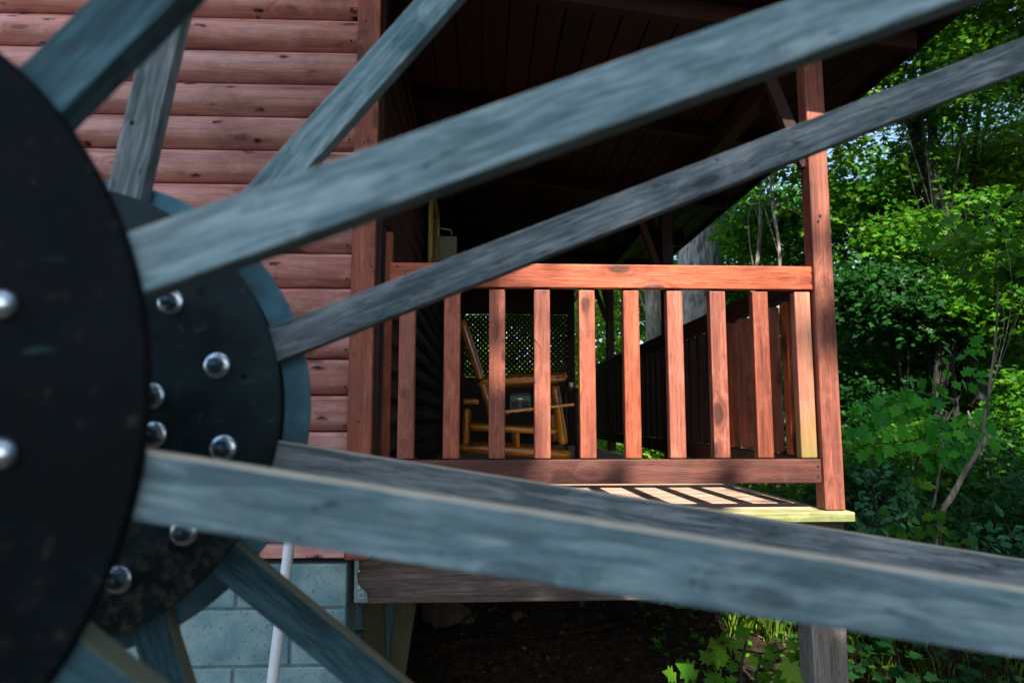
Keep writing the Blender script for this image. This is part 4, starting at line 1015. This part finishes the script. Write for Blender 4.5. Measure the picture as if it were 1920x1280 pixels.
# grass, litter and ground cover: uncountable
def blades(name, label, n, fx, h, mat, seed, wdt=.006):
    gr = np.random.default_rng(seed); x, y = fx(gr, n); z = ground_z(x, y) - .01
    a = gr.uniform(0, 2 * np.pi, n); hh = h * gr.uniform(.4, 1.2, n); lean = gr.uniform(.1, .7, n) * hh
    dx, dy = np.cos(a), np.sin(a); b0 = np.stack([x, y, z], 1); sd = np.stack([-dy, dx, 0 * x], 1) * wdt
    m1 = b0 + np.stack([dx * lean * .3, dy * lean * .3, hh * .6], 1); tp = b0 + np.stack([dx * lean, dy * lean, hh], 1)
    v = np.stack([b0 - sd, b0 + sd, m1 + sd * .8, tp, m1 - sd * .8], 1).reshape(-1, 3)
    me = bpy.data.meshes.new(name); fill_mesh(me, v, np.arange(n * 5).reshape(n, 5))
    tag(link(name, me, mat), label, kind='stuff', cat='grass')
blades('grass', 'sunlit grass tufts behind the deck posts and seedling', 3400, lambda r, n: (r.uniform(1.38, 2.1, n), r.uniform(3.9, 5.4, n)), .15, GRASS, 1, .0024)
blades('grass', 'sparse dark grass on the slope at lower right', 1500, lambda r, n: (r.uniform(2.0, 3.6, n), r.uniform(3.0, 4.6, n)), .13, GRASS, 2, .0022)
blades('grass', 'grass beyond the far end of the porch', 5000, lambda r, n: (r.uniform(1.2, 6, n), r.uniform(6, 11, n)), .18, GRASS, 3, .006)
def scatter(name, label, n, fx, size, mat, seed, zoff=.02, T=T_OVAL, cat='ground cover', zr=.0):
    gr = np.random.default_rng(seed); x, y = fx(gr, n); z = ground_z(x, y) + zoff + gr.random(n) * zr
    d = gr.normal(0, 1, (n, 3)); d[:, 2] *= .25; nr = np.array([0, -.15, 1.]) + gr.normal(0, .35, (n, 3))
    me = leaf_mesh(name, np.stack([x, y, z], 1), d, nr, size * gr.uniform(.5, 1.3, n), T)
    tag(link(name, me, mat), label, kind='stuff', cat=cat)
scatter('leaf_litter', 'dead leaves scattered over the bare soil under the deck', 7000, lambda r, n: (r.uniform(-.6, 4.5, n), r.uniform(2.5, 7, n)), .035, LITTER, 5, .01, cat='leaf litter')
scatter('ground_cover', 'dark green leafy ground cover right of the porch', 9000, lambda r, n: (r.uniform(1.7, 7, n), 3.3 + 7 * r.random(n) ** 1.2), .075, LEAF_D, 6, .05, T_STAR, zr=.22)
scatter('ground_cover', 'sparse green weeds at the foot of the bank', 500, lambda r, n: (r.uniform(.9, 2.2, n), r.uniform(3.2, 4.4, n)), .05, LEAF, 7, .02, T_STAR, zr=.08)

# unseen trees added behind the viewpoint, crowns shaped to shade wheel and wall
def added_shade_tree(label, x, y, ells, seed, ns, size=.3):
    b0 = gz(x, y)
    tree('shade_tree', label, (x, y, b0), [(x, y, b0 - .1), (x + .2, y - .1, b0 + 4), (x - .1, y, b0 + 8)], [.38, .3, .15], ells, ns, 12, .5, size, seed, BARK, LEAF, T_OVAL, group='tall trees behind the viewpoint', hollow=.1, nbr=6)
added_shade_tree('tall leafy tree behind the viewpoint on the left, shading the log wall', -3.0, -6.5, [(-2.6, -5.5, 8.2, 2.3, 1.2, 3.0), (-1.6, -5.5, 12, 1.8, 1.4, 2), (-1.0, -5.6, 8.6, 1.15, 1.1, 2.5), (-1.4, -5.6, 6.6, 1.5, 1.1, 1.2)], 201, 3800)
added_shade_tree('spreading leafy tree behind the viewpoint on the right, shading the wheel', 3.4, -6.6, [(1.2, -5.6, 5.6, 3.4, 1.3, 1.75), (4.2, -5.6, 5.6, 2.4, 1.3, 1.7), (-1, -5.6, 5.4, 2.4, 1.3, 1.9)], 202, 1200)

added_shade_tree('tallest leafy tree far right behind the viewpoint, shading the undergrowth', 5.4, -7.0, [(4.6, -5.8, 9.6, 2.7, 1.4, 1.9), (7.5, -5.8, 8, 2.4, 1.4, 3.2), (3.2, -5.8, 12, 1.6, 1.2, 1.3)], 203, 2300)

for i, (x, y, H) in enumerate(((6.0, 1.2, 9), (8.6, 4.2, 11), (5.2, -2.6, 7.5), (9.5, -2.5, 11))):  # unseen trees added to cut the light reaching the wheel from the right
    b0 = gz(x, y)
    tree('edge_tree', ['broad leafy tree beyond the right side of the view, next to the wheel', 'tall leafy tree beyond the right side of the view, further back', 'lower leafy tree right of and behind the viewpoint', 'outermost tall leafy tree on the far right'][i], (x, y, b0), [(x, y, b0 - .1), (x + .1, y, b0 + H * .5), (x, y + .1, b0 + H)], [.25, .18, .07],
         [(x, y, b0 + H * t, 1.9 - .5 * abs(t - .5), 1.9 - .5 * abs(t - .5), H * .16) for t in (.2, .4, .6, .8)], 1500, 12, .45, .22, 400 + i, BARK_D, LEAF_D, T_OVAL, group='trees round the clearing', nbr=5, hollow=.2)

for i, (x, y, H) in enumerate(((3.35, 6.6, 9.5), (6.9, 6.8, 10), (9.6, 9.0, 12), (4.7, 9.2, 12))):  # canopy added above the view to shade the woods below
    b0 = gz(x, y)
    tree('tall_tree', ['tall tree whose trunk hides behind the corner post', 'tall tree just outside the right edge of the view', 'tall tree far outside the right edge of the view', 'tall tree deeper behind the corner post'][i],
         (x, y, b0), [(x, y, b0 - .1), (x + .05, y, b0 + H * .5), (x, y + .1, b0 + H)], [.09, .07, .03],
         [(x, y, b0 + H * t, 2.3, 2.0, 1.0) for t in (.78, .95)], 700, 12, .4, .16, 430 + i, BARK_D, LEAF, T_OVAL, group='tall canopy trees', nbr=6, hollow=.2)
